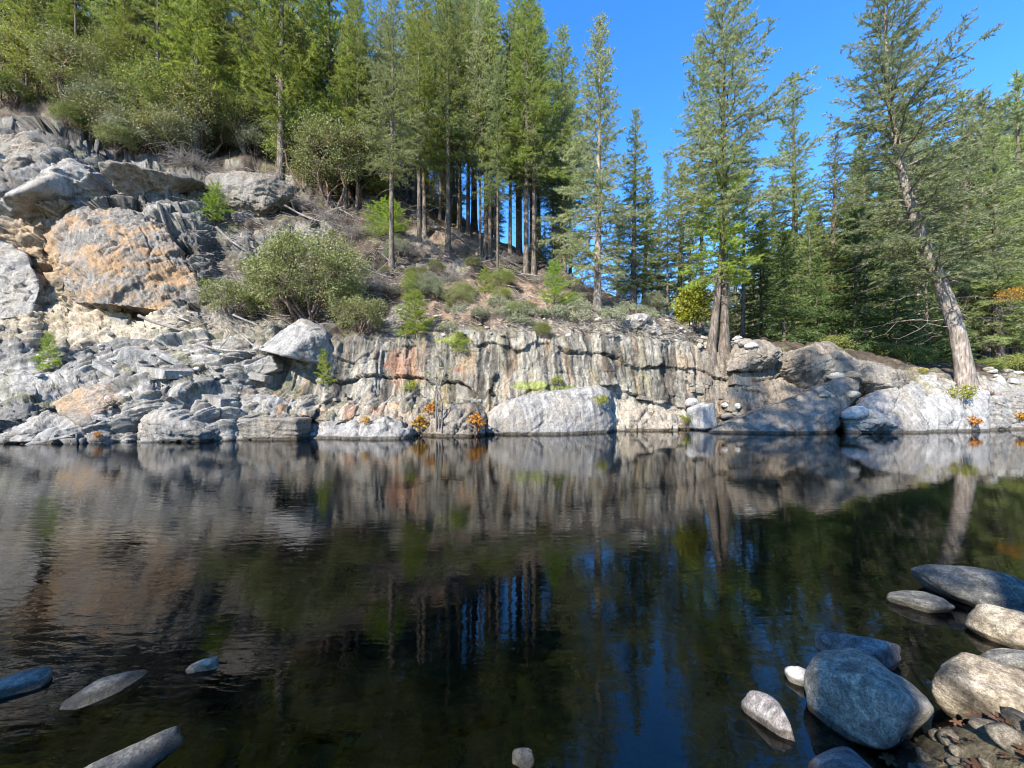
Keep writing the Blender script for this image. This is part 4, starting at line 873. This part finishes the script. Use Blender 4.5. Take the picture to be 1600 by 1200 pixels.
    V = np.concatenate(VP); T = np.arange(len(V)).reshape(-1, 3)
    root = bpy.data.objects.new(name, None); COL.objects.link(root)
    obj('trunk', tb.mesh('trunk'), bark or M_BARK, root); obj('crown', mesh_np('crown', V, T=T), leaf or M_FIR, root)
    root['tris'] = len(T); del root['tris']
    return root

def broadleaf(name, seed, rx=1.8, ry=1.6, rz=1.3, cz=1.4, ntip=260, per=36, leaf_size=0.085, leafw=0.5, stems=6, clump=0.2, bark=None, leaf=None, hollow=0.55, stem_r=0.05, low=-0.6):
    rg = np.random.default_rng(seed); tb = Tubes()
    d = unit(rg.normal(size=(ntip * 3, 3))); d = d[d[:, 2] > low][:ntip]
    lump = 1 + 0.45 * perlin(d[:, 0] * 1.7 + seed, d[:, 1] * 1.7, d[:, 2] * 1.7) + 0.28 * perlin(d[:, 0] * 4 + seed, d[:, 1] * 4, d[:, 2] * 4)
    r = (hollow + (1 - hollow) * rg.random(len(d)) ** 0.5) * lump
    tips = d * r[:, None] * np.array([rx, ry, rz]) + np.array([0, 0, cz])
    n = len(tips)
    P = np.repeat(tips, per, 0) + rg.normal(0, clump, (n * per, 3)) * np.array([1, 1, 0.7]); D = unit(rg.normal(size=P.shape) + np.repeat(d, per, 0) * 0.6 + np.array([0, 0, 0.35]))
    L = leaf_size * rg.uniform(0.6, 1.35, len(P)); V = diamonds(P, D, L, L * leafw, rg); Q = np.arange(len(V)).reshape(-1, 4)
    # stems fork towards the leaf clumps
    hubs = []
    for i in range(stems):
        az = i * 6.283 / stems + rg.normal(0, 0.3); e = np.array([math.cos(az) * rx * rg.uniform(.25, .6), math.sin(az) * ry * rg.uniform(.25, .6), cz + rz * rg.uniform(-0.3, 0.45)])
        s = np.linspace(0, 1, 8)[:, None]; b = np.array([rg.normal(0, .1), rg.normal(0, .1), -0.25]); pts = b * (1 - s) + e * s + rg.normal(0, 0.05 * rx, (8, 3)) * s * (1.2 - s); pts[:, :2] += 0.15 * rx * np.sin(s * 3.14) * rg.normal(0, 1, 2)
        tb.add(pts, np.linspace(stem_r, stem_r * 0.45, 8), 6); hubs += [(p, q) for p, q in zip(pts[3:], np.linspace(0.75, 0.45, 5))]
    HP = np.array([h[0] for h in hubs])
    for k in range(0, n, 2):
        j = int(np.argmin(np.linalg.norm(HP - tips[k], axis=1))); a = HP[j]; e = tips[k]; mid = (a + e) / 2 + rg.normal(0, 0.08 * rx, 3) + np.array([0, 0, -0.05]); tb.add([a, mid, e], [stem_r * 0.35, stem_r * 0.22, 0.005], 3)
    root = bpy.data.objects.new(name, None); COL.objects.link(root)
    obj('trunk', tb.mesh('trunk'), bark or M_BARK_RED, root); obj('crown', mesh_np('crown', V, Q=Q), leaf or M_OLIVE, root)
    return root

def brush(name, seed, rx=1.2, rz=0.7, n=90, r=0.012, mat=None):
    rg = np.random.default_rng(seed); tb = Tubes()
    for i in range(n):
        az = rg.uniform(0, 6.28); L = rg.uniform(0.5, 1.0); s = np.linspace(0, 1, 6)[:, None]; b = np.append(rg.normal(0, 0.3 * rx, 2), -0.05)
        e = b + np.array([math.cos(az) * rx * L, math.sin(az) * rx * L, rz * rg.uniform(0.2, 1.2)]); pts = b + (e - b) * s + rg.normal(0, 0.06 * rx, (6, 3)) * s; pts[:, 2:] -= 0.25 * rz * s ** 2
        tb.add(pts, np.linspace(r, r * 0.3, 6), 3)
        for _ in range(3):
            a = pts[int(rg.integers(1, 5))]; f = a + rg.normal(0, 0.3 * rx, 3); tb.add([a, (a + f) / 2 + rg.normal(0, .04, 3), f], [r * 0.6, r * 0.4, r * 0.2], 3)
    return obj(name, tb.mesh(name), mat or M_TWIG)

USED = set()
def put(proto, p, label, cat, group=None, rz=None, s=1.0, sz=None, sink=0.1):
    """first use moves the built thing itself, later uses copy it with its parts"""
    o = proto if proto.name not in USED else copy_thing(proto)
    USED.add(proto.name); USED.add(o.name)
    o.location = (p[0], p[1], p[2] - sink); o.rotation_euler = (0, 0, rz if rz is not None else random.uniform(0, 6.28)); o.scale = (s, s, s * (sz or 1.0))
    if 'group' in o and not group: del o['group']
    return tag(o, label, cat, group)

# ------------------------------------------------------------------ trees
def plant(pr, px, Y, top, label, cat='fir', group=None, w=1.0, p=None, rz=None):
    proto, H0 = pr
    p = ground(px, Y) if p is None else p
    s = max((CH + (HY - top) * p[1] / F - p[2]) / H0, 0.15)
    return put(proto, p, label, cat, group, rz, s * w, 1.0 / w, 0.1)

full = [(conifer('fir_tree', 300 + k, 16, 0.10, 2.8, 140, 0.25, leaf=(M_FIR_BLUE if k else M_FIR), droop=0.3, dead=16, bark=M_BARK_PALE if k == 1 else M_BARK), 16) for k in range(2)]
high = [(conifer('fir_tree', 310 + k, 18, 0.33, 2.7, 105, 0.175, leaf=(M_FIR, M_FIR_BLUE, M_PINE)[k], droop=0.3, dead=26, top_pow=0.7), 18) for k in range(3)]
wispy = [(conifer('pine_tree', 320 + k, 17, 0.20, 3.4, 90, 0.24, leaf=M_PINE, droop=0.05, rise=0.25, dead=20, thin=0.5, gap=0.3, blade=(0.22, 0.034), per=8), 17) for k in range(2)]
far = [(conifer('fir_tree', 330 + k, 16, 0.10, 2.9, 95, 0.25, leaf=(M_FIR_BLUE if k < 2 else M_FIR), blade=(0.27, 0.065), tw_step=0.22, tuft_step=0.17, per=5, dead=4), 16) for k in range(3)]
young = [(conifer('young_fir', 340 + k, 2.6, 0.05, 1.15, 40, 0.035, leaf=M_BRIGHT, droop=0.12, rise=0.2, dead=0, blade=(0.085, 0.022), tw_step=0.065, tuft_step=0.04, per=4, top_pow=0.9, gap=0.08), 2.6) for k in range(2)]

# the tall pair on the wall, the leaning tree and the single firs: built one by one
pair_a = (conifer('fir_tree', 350, 17, 0.33, 3.3, 125, 0.23, leaf=M_FIR_BLUE, dead=34, droop=0.25, top_pow=0.62, gap=0.26, thin=0.25), 17)
plant(pair_a, 1131, 19.9, -30, 'tall dark fir with bare lower trunk on the wall top right of centre', w=1.0)
pair_b = (conifer('fir_tree', 351, 9.5, 0.42, 1.9, 60, 0.20, leaf=M_BRIGHT, dead=16, droop=0.3, bark=M_BARK, spine=[(0, 0, 0), (0.35, 0.1, 2.4), (0.62, 0.2, 5), (0.75, 0.3, 9.5)], top_pow=0.6), 9.5)
plant(pair_b, 1110, 19.6, 215, 'shorter slanting fir with yellow-green boughs crossing the tall dark fir', rz=0.0)
b0 = ground(1512, 18.4)
def rel(px, py, Y=18.4): q = at(px, py, Y) - b0; return tuple(q)
lean = conifer('fir_tree', 352, 18, 0.28, 3.9, 170, 0.34, leaf=M_FIR_BLUE, bark=M_BARK_PALE, dead=40, droop=0.1, rise=0.1, thin=0.25, gap=0.15, top_pow=0.5,
               spine=[(0, 0, -0.05), rel(1502, 540), rel(1487, 485), rel(1465, 430), rel(1440, 370), rel(1420, 310), rel(1405, 250), rel(1393, 180), rel(1386, 110), rel(1382, 40), rel(1380, -40)])
put(lean, b0, 'big leaning tree with curved pale trunk at the right above the water', 'fir', rz=0.0, sink=0.05)
# its exposed roots gripping the rock
tb = Tubes(); rgq = np.random.default_rng(9)
for (dx, dy, dz_) in ((-1.5, -0.5, -0.45), (-0.9, -0.7, -0.5), (0.5, -0.9, -0.6), (1.6, -0.5, -0.25), (2.0, 0.2, -0.1), (-0.5, 0.6, -0.2)):
    s = np.linspace(0, 1, 8)[:, None]; pts = np.array([0, 0, 0.55]) * (1 - s) ** 2 + np.array([dx, dy, dz_]) * s + rgq.normal(0, 0.05, (8, 3)) * s; tb.add(pts, np.linspace(0.24, 0.04, 8), 7)
obj('root', tb.mesh('root'), M_BARK_PALE, lean)
centre_fir = (conifer('fir_tree', 353, 15.6, 0.12, 3.0, 150, 0.22, leaf=M_FIR_BLUE, bark=M_BARK_PALE, dead=36, droop=0.3, top_pow=0.75, gap=0.12, full_low=0.55), 15.6)
plant(centre_fir, 934, 21.5, 28, 'full pale-trunked fir alone against the blue sky right of centre')
plant(full[0], 990, 24.5, 172, 'smaller fir close behind the right side of the pale-trunked fir', w=1.1)
plant(high[0], 1043, 25.5, 240, 'thin dark-stemmed fir in the gap below the blue sky', w=0.75)
plant(high[0], 1096, 24.0, 60, 'pale slim trunk just left of the tall dark fir', w=0.8)
plant(high[2], 1160, 26.0, 215, 'thick dark trunk right behind the tall dark fir', w=1.1)
plant(full[0], 1243, 34.0, 112, 'pointed fir standing against the sky between the tall dark fir and the leaning tree', w=0.95)
plant(far[0], 1020, 31.0, 330, 'low fir filling the gap behind the thin dark-stemmed fir', w=0.9)

for k, (px, Y, top, lb) in enumerate(((1006, 28, 262, 'mid-green fir right of the smaller fir in the gap'), (1062, 29, 250, 'fuller fir left of the pale slim trunk'), (1078, 34, 310, 'hazy fir behind the yellow-green maple bush'), (965, 31, 330, 'hazy fir behind the pale-trunked fir'), (1028, 38, 345, 'distant fir low in the sky gap'))):
    plant(far[k % 3], px, Y, top, lb, 'fir', w=1.2)
# dense stand on the ridge
rg = np.random.default_rng(77)
ridge_top = lambda px: float(np.interp(px, [480, 560, 620, 680, 740, 790, 830, 870, 900], [-60, -40, 10, -50, -40, -10, 0, 60, 110]))
for k in range(40):
    px = 545 + 350 * float(np.clip((k + rg.normal(0, 1.6)) / 40, 0, 1)); Y = float(np.clip(rg.normal(33, 5.0), 25.5, 46)) 
    g = ground(px, Y)
    top = ridge_top(px) + rg.uniform(-25, 90) * (0.4 if k % 3 else 1.2)
    plant(high[k % 3], px, Y, top, 'slender fir with bare lower trunk in the dense stand on the ridge', 'fir', 'dense fir stand on the ridge', w=rg.uniform(0.6, 1.05), p=g)
for k, (px, Y, top) in enumerate(((612, 22.5, -10), (822, 27.5, -12), (700, 27, -30), (760, 28.5, -20), (655, 26, 30), (878, 30, 45))):
    plant(high[(k + 1) % 3], px, Y, top, ['lone pale-stemmed fir in front of the ridge stand above the round shrub', 'broad tall fir at the right end of the ridge stand', 'tall fir in the middle of the ridge stand reaching the top edge', 'tall fir left of the broad fir at the right end of the ridge stand', 'shorter fir beside the lone pale-stemmed fir', 'last fir of the ridge stand at its right end'][k], w=1.05)

for k in range(16):
    px = rg.uniform(580, 900); Y = rg.uniform(29, 44); g = ground(px, Y); top = HY - (g[2] + rg.uniform(3.5, 9.5) - CH) * F / Y
    plant(far[k % 3] if k % 2 else full[(k // 2) % 2], px, Y, top, 'short understorey fir between the bare trunks on the ridge', 'fir', 'understorey firs on the ridge', w=rg.uniform(1.0, 1.5), p=g)
# the wooded slope on the left: pines, then bushy oaks in front
PL = [(85, 31, -260, 'dark straight pine at far left, second trunk from the left edge'), (222, 33, -230, 'straight pine with thin trunk left of the narrow gap of sky'), (272, 35, -200, 'slim pine between two straight trunks on the left slope'),
      (325, 34, -240, 'dark pine trunk rising out of the bushes left of the wispy pine'), (366, 32, 40, 'short dark stub of trunk beside the wispy pine'), (438, 26.2, -150, 'wispy yellow-green pine with full-length trunk above the dead branches'),
      (20, 34, -180, 'pine at the left edge of the wooded slope'), (500, 30, -120, 'tall pine behind the grey-green trees left of the ridge stand')]
for k, (px, Y, top, lb) in enumerate(PL): plant(wispy[k % 2], px, Y, top, lb, 'pine', w=1.0 if k == 5 else 0.8)
for k in range(11):
    px = 40 + 44 * k + rg.uniform(-12, 12); plant(high[k % 3], px, rg.uniform(28, 31), rg.uniform(-230, -120), 'tall pine with long bare trunk rising through the left wood', 'pine', 'bare-trunked pines of the left wood', w=0.62)
for k in range(20):
    px = -60 + 640 * (k + rg.random()) / 20; Y = rg.uniform(26.5, 33); top = rg.uniform(-110, 95)
    plant(wispy[k % 2], px, Y, top, 'feathery pine among the oaks on the left slope', 'pine', 'feathery pines on the left slope', w=rg.uniform(0.8, 1.15))
for k in range(30):
    px = rg.uniform(-120, 560); Y = rg.uniform(33, 46); top = rg.uniform(-160, 60)
    plant((far[k % 3] if k % 2 else high[k % 3]), px, Y, top, 'conifer in the dense wood high on the left slope', 'conifer', 'conifers high on the left slope', w=rg.uniform(0.8, 1.15))

oak = [broadleaf('oak_tree', 400 + k, 2.3, 2.0, 2.4, 2.9, 210, 60, 0.115, 0.5, 5, 0.26, M_BARK_RED, M_OAK if k < 2 else M_OLIVE, stem_r=0.10) for k in range(3)]
OK_ = [(30, 27, 1.0, 'bright yellow-green oak at the left edge above the cliff'), (120, 26.5, 0.95, 'leafy oak above the cliff beside the left-edge oak'), (190, 29, 1.0, 'rounded oak on the slope behind the crag shrubs'),
       (255, 27.5, 1.1, 'olive oak on the slope right of the rounded oak'), (320, 28, 1.0, 'olive oak left of the wispy pine'), (385, 29, 0.9, 'oak crowding the foot of the wispy pine from the left'),
       (475, 28, 1.1, 'grey-green oak right of the wispy pine'), (520, 26.5, 1.1, 'tall grey-green oak left of the lone pale-stemmed fir'), (560, 27.5, 1.05, 'oak thicket tree at the left end of the ridge stand'), (515, 31, 1.7, 'high crowned grey-green oak behind the thicket')]
for k, (px, Y, s, lb) in enumerate(OK_): put(oak[(k * 2) % 3 if k < 8 else 2], ground(px, Y), lb, 'oak', s=s)
for k in range(9):
    px = rg.uniform(-100, 540); Y = rg.uniform(28, 40); put(oak[k % 3], ground(px, Y), 'bushy evergreen oak massed among the pines on the left slope', 'oak', 'oaks among the pines', s=rg.uniform(0.9, 1.7))

# shrubs
round_shrub = broadleaf('round_shrub', 420, 2.35, 1.7, 1.75, 1.75, 520, 58, 0.085, 0.5, 9, 0.17, M_BARK_RED, M_OLIVE, hollow=0.6, stem_r=0.07, low=-0.75)
put(round_shrub, bank_at(482, 505), 'large round olive shrub on the slope above the pale boulder', 'shrub', rz=0.4, s=1.12, sink=0.0)
shrub = [broadleaf('shrub', 430 + k, 1.25, 1.1, 0.85, 0.85, 190, 44, 0.08, 0.5, 7, 0.14, M_BARK_RED, (M_OLIVE, M_SAGE, M_OAK)[k], stem_r=0.035, low=-0.7) for k in range(3)]
SH = [(365, 492, 0.9, 0, 'low olive shrub at the left foot of the large round shrub'), (560, 520, 0.9, 0, 'olive shrub at the right foot of the large round shrub'), (180, 240, 0.9, 0, 'wide shrub crowning the cliff above the jutting boulder'),
      (105, 210, 0.7, 2, 'shrub on top of the dark crag'), (250, 235, 0.9, 0, 'grey shrub right of the one crowning the cliff'), (330, 235, 1.1, 1, 'sage-coloured shrub above the dead branches'), (395, 240, 1.0, 1, 'pale sage shrub left of the wispy pine trunk'),
      (500, 285, 1.3, 0, 'olive shrub right of the wispy pine trunk'), (555, 250, 1.2, 0, 'olive shrub at the edge of the ridge stand'), (590, 315, 0.8, 2, 'shrub under the lone pale-stemmed fir'), (620, 400, 0.6, 1, 'small grey shrub beside the lone fir trunk'), (545, 290, 1.0, 0, 'olive shrub below the oak thicket'),
      (455, 250, 1.1, 2, 'green shrub behind the wispy pine trunk'), (10, 165, 1.2, 2, 'shrub at the left edge above the dark crag'), (715, 350, 0.4, 1, 'small silvery shrub on the bare slope'),
      (980, 475, 0.7, 2, 'green undergrowth shrub right of the pale-trunked fir'), (1015, 480, 0.6, 1, 'grey undergrowth shrub under the thin dark-stemmed fir'), (900, 478, 0.4, 1, 'small sage shrub left of the pale-trunked fir'), (650, 450, 0.5, 0, 'small shrub below the bare slope')]
for k in range(20):
    px = rg.uniform(150, 600); top = float(np.interp(px, [90, 300, 600], [185, 225, 270])); put(shrub[k % 3], bank_at(px, rg.uniform(top - 30, top + 45)), 'low bushy shrub in the thicket at the foot of the left wood', 'shrub', 'thicket at the foot of the left wood', s=rg.uniform(0.8, 1.5), sink=0.05)
for (px, py, s, k, lb) in SH: put(shrub[k], bank_at(px, py), lb, 'shrub', s=s, sink=0.05)
for k in range(20):
    px = rg.uniform(560, 850); lo = float(np.interp(px, [560, 700, 850], [360, 400, 440])); put(shrub[k % 3], bank_at(px, rg.uniform(lo, lo + 90)), 'small shrub scattered on the brown slope below the ridge', 'shrub', 'shrubs on the brown slope', s=rg.uniform(0.22, 0.62), sink=0.03)
sage = broadleaf('sage_plant', 440, 0.42, 0.4, 0.25, 0.2, 60, 26, 0.05, 0.6, 6, 0.07, M_TWIG, M_SAGE, stem_r=0.012, low=-0.4)
for k in range(26): put(sage, bank_at(rg.uniform(690, 1100), rg.uniform(482, 520)), 'low silvery plant on the rim of the rock wall', 'plant', 'silvery plants on the wall rim', s=rg.uniform(0.6, 1.5), sink=0.0)

# young conifers
YG = [(648, 528, 455, 1.05, 0, 'bright young fir on the edge of the wall below the round shrub'), (866, 480, 408, 0.95, 1, 'dense yellow-green young conifer left of the pale-trunked fir'), (757, 458, 417, 0.9, 0, 'small bright fir alone on the bare slope'),
      (341, 350, 285, 0.95, 1, 'bright young fir above the jutting boulder on the left cliff'), (638, 468, 422, 0.8, 0, 'young fir just above the one on the wall edge'), (140, 318, 298, 1.3, 1, 'tuft of fresh green seedling on the crag left'),
      (605, 372, 312, 1.5, 0, 'wide-spreading green sapling beside the lone fir trunk'), (90, 580, 518, 0.7, 1, 'thin sapling on the left ledges below the cliff'), (505, 602, 545, 0.6, 1, 'fresh green sapling growing on the wall below the pale boulder'), (715, 548, 515, 1.6, 0, 'low spreading fir bough hanging over the wall edge')]
for (px, py, top, w, k, lb) in YG:
    p = bank_at(px, py); pr = young[k]; plant(pr, px, p[1], top, lb, 'sapling', w=w, p=p)

# dark undergrowth, mid-distance firs and the wooded hillside on the right
cedar = [(conifer('cedar', 360 + k, 9, 0.02, 2.3, 110, 0.12, leaf=M_DARKLEAF, dead=6, droop=0.45, rise=0.05, top_pow=0.8, blade=(0.2, 0.06), tw_step=0.2, tuft_step=0.14), 9) for k in range(2)]
CD = [(1225, 24, 360, 'dark slim cedar right of the thick dark trunk'), (1275, 25, 400, 'dark bushy cedar behind the streaked rock'), (1335, 24, 330, 'deep green cedar behind the dark round boulder'), (1400, 23.5, 400, 'low dark cedar left of the leaning trunk'),
      (1450, 24, 380, 'dark cedar directly behind the leaning trunk'), (1490, 23, 470, 'low cedar bush at the foot of the leaning tree'), (1190, 27, 340, 'grey-green cedar beyond the wall top')]
for k, (px, Y, top, lb) in enumerate(CD): plant(cedar[k % 2], px, Y, top, lb, 'cedar', w=1.15)
RT = [(1300, 33, 210, 'grey-green fir left of the leaning tree crown'), (1350, 30, 250, 'soft green fir behind the leaning tree, left side'), (1440, 30, 190, 'soft green fir behind the leaning tree, right side'), (1500, 27, 200, 'wide green fir right of the leaning trunk'),
      (1560, 25, 190, 'wide green fir at the right edge'), (1640, 27, 150, 'fir cut by the right edge'), (1210, 36, 270, 'dim fir below the pointed fir'), (1265, 30, 330, 'round-topped fir right of the pointed fir')]
for k, (px, Y, top, lb) in enumerate(RT): plant(far[(k + 1) % 3] if k % 2 else full[(k // 2) % 2], px, Y, top, lb, 'fir', w=1.25)
for k in range(26):
    px = rg.uniform(1060, 1720); Y = rg.uniform(34, 49); top = float(np.interp(px, [1060, 1180, 1300, 1450, 1700], [400, 320, 230, 130, 90])) + rg.uniform(0, 110)
    plant(far[k % 3], px, Y, top, 'fir in the mixed wood behind the rocks on the right', 'fir', 'firs in the right-hand wood', w=rg.uniform(0.9, 1.3))
for k in range(95):
    px = 1010 + 700 * ((k * 0.618) % 1.0) + rg.uniform(-10, 10); t_ = float(np.clip(rg.beta(1.4, 1.0), 0.03, 0.99)); p = far_ground(px, t_)
    hgt = rg.uniform(11, 17)
    put(far[k % 3][0], p, 'fir on the distant wooded hillside at right', 'fir', 'firs on the distant hillside', s=hgt / 16 * 1.15, sz=0.9, sink=0.3)
MP = [(1085, 500, 1.0, M_YELLOW, 'yellow-green maple bush left of the tall dark fir trunks')]
maple = broadleaf('maple_bush', 450, 0.9, 0.8, 1.2, 1.4, 130, 26, 0.14, 0.8, 5, 0.18, M_BARK, M_YELLOW, stem_r=0.03)
put(maple, ground(1082, 21.8), MP[0][4], 'maple', s=1.0)
autumn = broadleaf('autumn_shrub', 451, 0.9, 0.7, 0.8, 1.0, 60, 9, 0.12, 0.8, 5, 0.22, M_BARK, M_ORANGE, stem_r=0.025)
put(autumn, at(1580, 455, 22.5) - np.array([0, 0, 0.8]), 'small tree turning orange at the right edge behind the leaning trunk', 'shrub', s=0.6)
under = broadleaf('undergrowth_shrub', 452, 1.2, 1.0, 0.7, 0.6, 170, 40, 0.10, 0.6, 6, 0.15, M_BARK, M_OAK, stem_r=0.03)
for k, (px, Y, lb) in enumerate(((1385, 22.6, 'low green shrub on the rocks left of the leaning tree base'), (1425, 22.4, 'green shrub behind the leaning tree base, left'), (1545, 21.5, 'green shrub right of the leaning tree base'), (1595, 22, 'green shrub at the right edge above the cobbles'), (1300, 23, 'dim shrub under the dark cedar'))):
    put(under, ground(px, Y), lb, 'shrub', s=(0.6, 0.75, 0.5, 0.8, 0.7)[k], sink=0.15)

# little plants of the waterline
orange_plant = broadleaf('autumn_plant', 460, 0.34, 0.3, 0.36, 0.36, 26, 6, 0.15, 0.8, 6, 0.10, M_BARK_RED, M_ORANGE, stem_r=0.012, hollow=0.4)
for (px, py, s, lb) in ((745, 668, 1.0, 'bright orange-leaved plant at the waterline left of the whaleback rock'), (655, 668, 0.85, 'orange-leaved plant at the foot of the bare sapling'), (672, 645, 0.75, 'golden leaves on the ledge beside the bare sapling'), (572, 660, 0.45, 'small orange tuft on the low ledge left of the sapling'), (155, 682, 0.35, 'tiny orange tuft at the water on the left rocks'), (1520, 664, 0.7, 'rust-orange grass tuft at the waterline on the right rocks'), (1592, 655, 0.6, 'orange tuft at the right edge by the water')):
    p = hit(px, py); put(orange_plant, p + np.array([0, -0.05, 0]), lb, 'plant', s=0.8 * s, sink=0.05)
tuft = broadleaf('green_tuft', 461, 0.30, 0.28, 0.22, 0.2, 40, 16, 0.075, 0.35, 5, 0.06, M_BARK, M_YELLOW, stem_r=0.008)
for (px, py, s, lb) in ((938, 632, 0.9, 'mossy green tuft on the shoulder of the whaleback rock'), (1072, 662, 1.0, 'green weeds left of the white squared block'), (1500, 625, 1.4, 'yellow-green weeds on the ledge below the leaning tree'), (1440, 585, 0.7, 'green tuft by the leaning tree roots'), (870, 600, 0.8, 'grassy tuft on top of the whaleback rock'), (640, 610, 0.9, 'yellowish weeds at the foot of the rust-red wall')):
    put(tuft, hit(px, py) + np.array([0, -0.03, 0]), lb, 'plant', s=s, sink=0.02)
bare = broadleaf('bare_sapling', 462, 0.95, 0.7, 1.05, 1.9, 110, 2, 0.06, 0.6, 4, 0.10, M_TWIG, M_YELLOW, stem_r=0.035, low=-0.5)
put(bare, hit(685, 664) + np.array([0, -0.05, 0]), 'thin nearly bare sapling with pale twigs at the waterline in front of the wall', 'sapling', s=0.95, sink=0.1)

# dead brush and fallen wood
br = [brush('dead_brush', 470 + k, 1.5, 0.9, 110, 0.017) for k in range(2)]
BR = [(905, 455, 0.8, 'dead grey brush left of the pale-trunked fir'), (955, 478, 0.7, 'dead twigs at the foot of the pale-trunked fir'), (720, 395, 0.8, 'tangle of dead branches high on the bare slope'), (600, 455, 0.9, 'dead brush right of the large round shrub'), (690, 440, 0.8, 'grey brush pile on the bare slope'),
      (425, 300, 1.1, 'heap of bleached branches below the wispy pine'), (470, 325, 1.0, 'bleached branches above the large round shrub'), (520, 345, 0.9, 'dead branches right of the bleached heap'), (360, 290, 0.8, 'dead brush right of the bright young fir on the cliff'), (560, 370, 0.9, 'grey dead brush beside the wide-spreading sapling'),
      (800, 410, 0.7, 'dead brush at the foot of the ridge stand'), (1050, 500, 0.7, 'dead twigs near the yellow-green maple bush'), (640, 400, 0.9, 'dead grey limbs on the slope below the ridge stand'), (300, 268, 0.9, 'dead twigs under the cliff-top shrubs'), (845, 440, 0.6, 'dry brush behind the yellow-green young conifer')]
for k, (px, py, s, lb) in enumerate(BR): put(br[k % 2], bank_at(px, py), lb, 'brush', s=s, sink=0.02)
def log_mesh(seed, L=1.0):
    rg2 = np.random.default_rng(seed); tb = Tubes(); s = np.linspace(-0.5, 0.5, 9); pts = np.stack([s, 0.05 * np.sin(s * 5 + seed), 0.04 * np.cos(s * 4 + seed)], 1) * L
    tb.add(pts, np.linspace(0.032, 0.012, 9), 6)
    for _ in range(5):
        a = pts[int(rg2.integers(2, 8))]; e = a + rg2.normal(0, 0.14, 3) + np.array([0.1, 0, 0.05]); tb.add([a, (a + e) / 2 + rg2.normal(0, .01, 3), e], [0.010, 0.007, 0.003], 4)
    return tb.mesh('fallen_branch')
logs = [log_mesh(480 + k) for k in range(4)]
for k in range(46):
    px, py = (rg.uniform(360, 860), rg.uniform(290, 470)) if k < 34 else (rg.uniform(240, 440), rg.uniform(470, 560))
    if py < np.interp(px, [360, 620, 860], [285, 330, 425]): continue
    p = bank_at(px, py); o = obj('fallen_branch', logs[k % 4], M_TWIG); s = rg.uniform(0.8, 2.6)
    place(o, p + np.array([0, -0.15, 0.08]), (rg.normal(0, .1), R(rg.normal(22, 12)), rg.normal(0.0, 0.5)), (s, s * 0.9, s * 0.9))
    tag(o, 'bleached fallen branch lying on the brown slope', 'branch', 'fallen branches on the slope')
place(obj('fallen_log', log_mesh(490, 1.0), M_BARK_PALE), bank_at(727, 388) + np.array([0, -0.3, 0.1]), (0, R(38), 0.3), 2.4)
tag(bpy.data.objects['fallen_log'], 'thick pale fallen log slanting down the bare slope', 'log')
# needle and twig litter nobody could count
tb = Tubes()
for k in range(3600):
    px = rg.uniform(300, 1100); lo = float(np.interp(px, [300, 430, 620, 850, 1100], [260, 275, 330, 415, 495])); hi = float(np.interp(px, [300, 420, 560, 1100], [520, 520, 510, 535])); p = bank_at(px, rg.uniform(lo, hi))
    a = rg.uniform(0, 6.28); L = rg.uniform(0.1, 0.55); d = np.array([math.cos(a), math.sin(a) * 0.6, -0.25 * math.cos(a) + rg.normal(0, .25)]) * L
    c = p + np.array([0, -0.05, 0.05 + rg.uniform(0, .1)]); tb.add([c - d, c + rg.normal(0, .03, 3), c + d], np.array([0.012, 0.011, 0.005]) * rg.uniform(0.6, 1.9), 3)
o = obj('twig_litter', tb.mesh('twig_litter', False), M_TWIG); kind(o, 'stuff'); o['label'] = 'dead twigs and litter strewn over the brown slope'; o['category'] = 'litter'

# fallen maple leaves on the water and the near bank
def maple_leaf(seed):
    rg2 = np.random.default_rng(seed); V = [(0, 0, 0.0)]; n = 30
    for i in range(n):
        a = i * 2 * math.pi / n; r = 0.42 + 0.58 * abs(math.cos(2.5 * a)) ** 1.3
        V.append((r * math.cos(a), r * math.sin(a), 0.10 * rg2.normal() * r))
    V = np.array(V); T = [(0, 1 + i, 1 + (i + 1) % n) for i in range(n)]; return mesh_np('maple_leaf', V, T=T)
M_DEAD = leaf_material('brown_dead_leaves', (0.045, 0.024, 0.012), (0.085, 0.046, 0.024), (0.15, 0.09, 0.048), 0.1, 0.3, 6)
lf = [maple_leaf(k) for k in range(3)]
for k, (px, py, s, lb) in enumerate(((1170, 1020, 0.075, 'large brown maple leaf floating left of the largest boulder'), (1098, 1024, 0.075, 'orange-brown leaf floating farther left of the boulders'), (1248, 1092, 0.03, 'small orange leaf between the oblong stone and the largest boulder'), (1310, 985, 0.025, 'little pale leaf floating behind the largest boulder'))):
    p = on_water(px, py); o = obj('maple_leaf', lf[k % 3], M_DEAD); place(o, (p[0], p[1], -0.02), (0.05, 0.05, k * 1.3), (s, s, s * 0.3)); tag(o, lb, 'leaf')
for k in range(190):
    x, y = rg.uniform(1.3, 2.6), rg.uniform(0.95, 1.75); z = float(bed_height(np.array(x), np.array(y))); q_ = rg.uniform(0.014, 0.034)
    o = obj('fallen_leaf', lf[k % 3], M_DEAD); place(o, (x, y, max(z, -0.03) + rg.uniform(0.005, 0.03)), (rg.normal(0, .3), rg.normal(0, .3), rg.uniform(0, 6.28)), q_)
    tag(o, 'brown dead leaf lying among the pebbles at the lower right', 'leaf', 'dead leaves on the near bank')

# trees of the near bank: they stand behind the viewer and throw the dappled shade over the near stones
for k, (x, y, s) in enumerate(((-6.5, -3.2, 0.95), (-4.0, -5.6, 1.5), (-9.5, -4.0, 1.05), (-1.9, -4.6, 1.42), (-6.4, -5.4, 1.45))):
    put((high[k % 3])[0], (x, y, float(bed_height(np.array(x), np.array(y)))), 'fir on the near bank throwing shade over the foreground stones', 'fir', 'shade firs on the near bank', s=s)
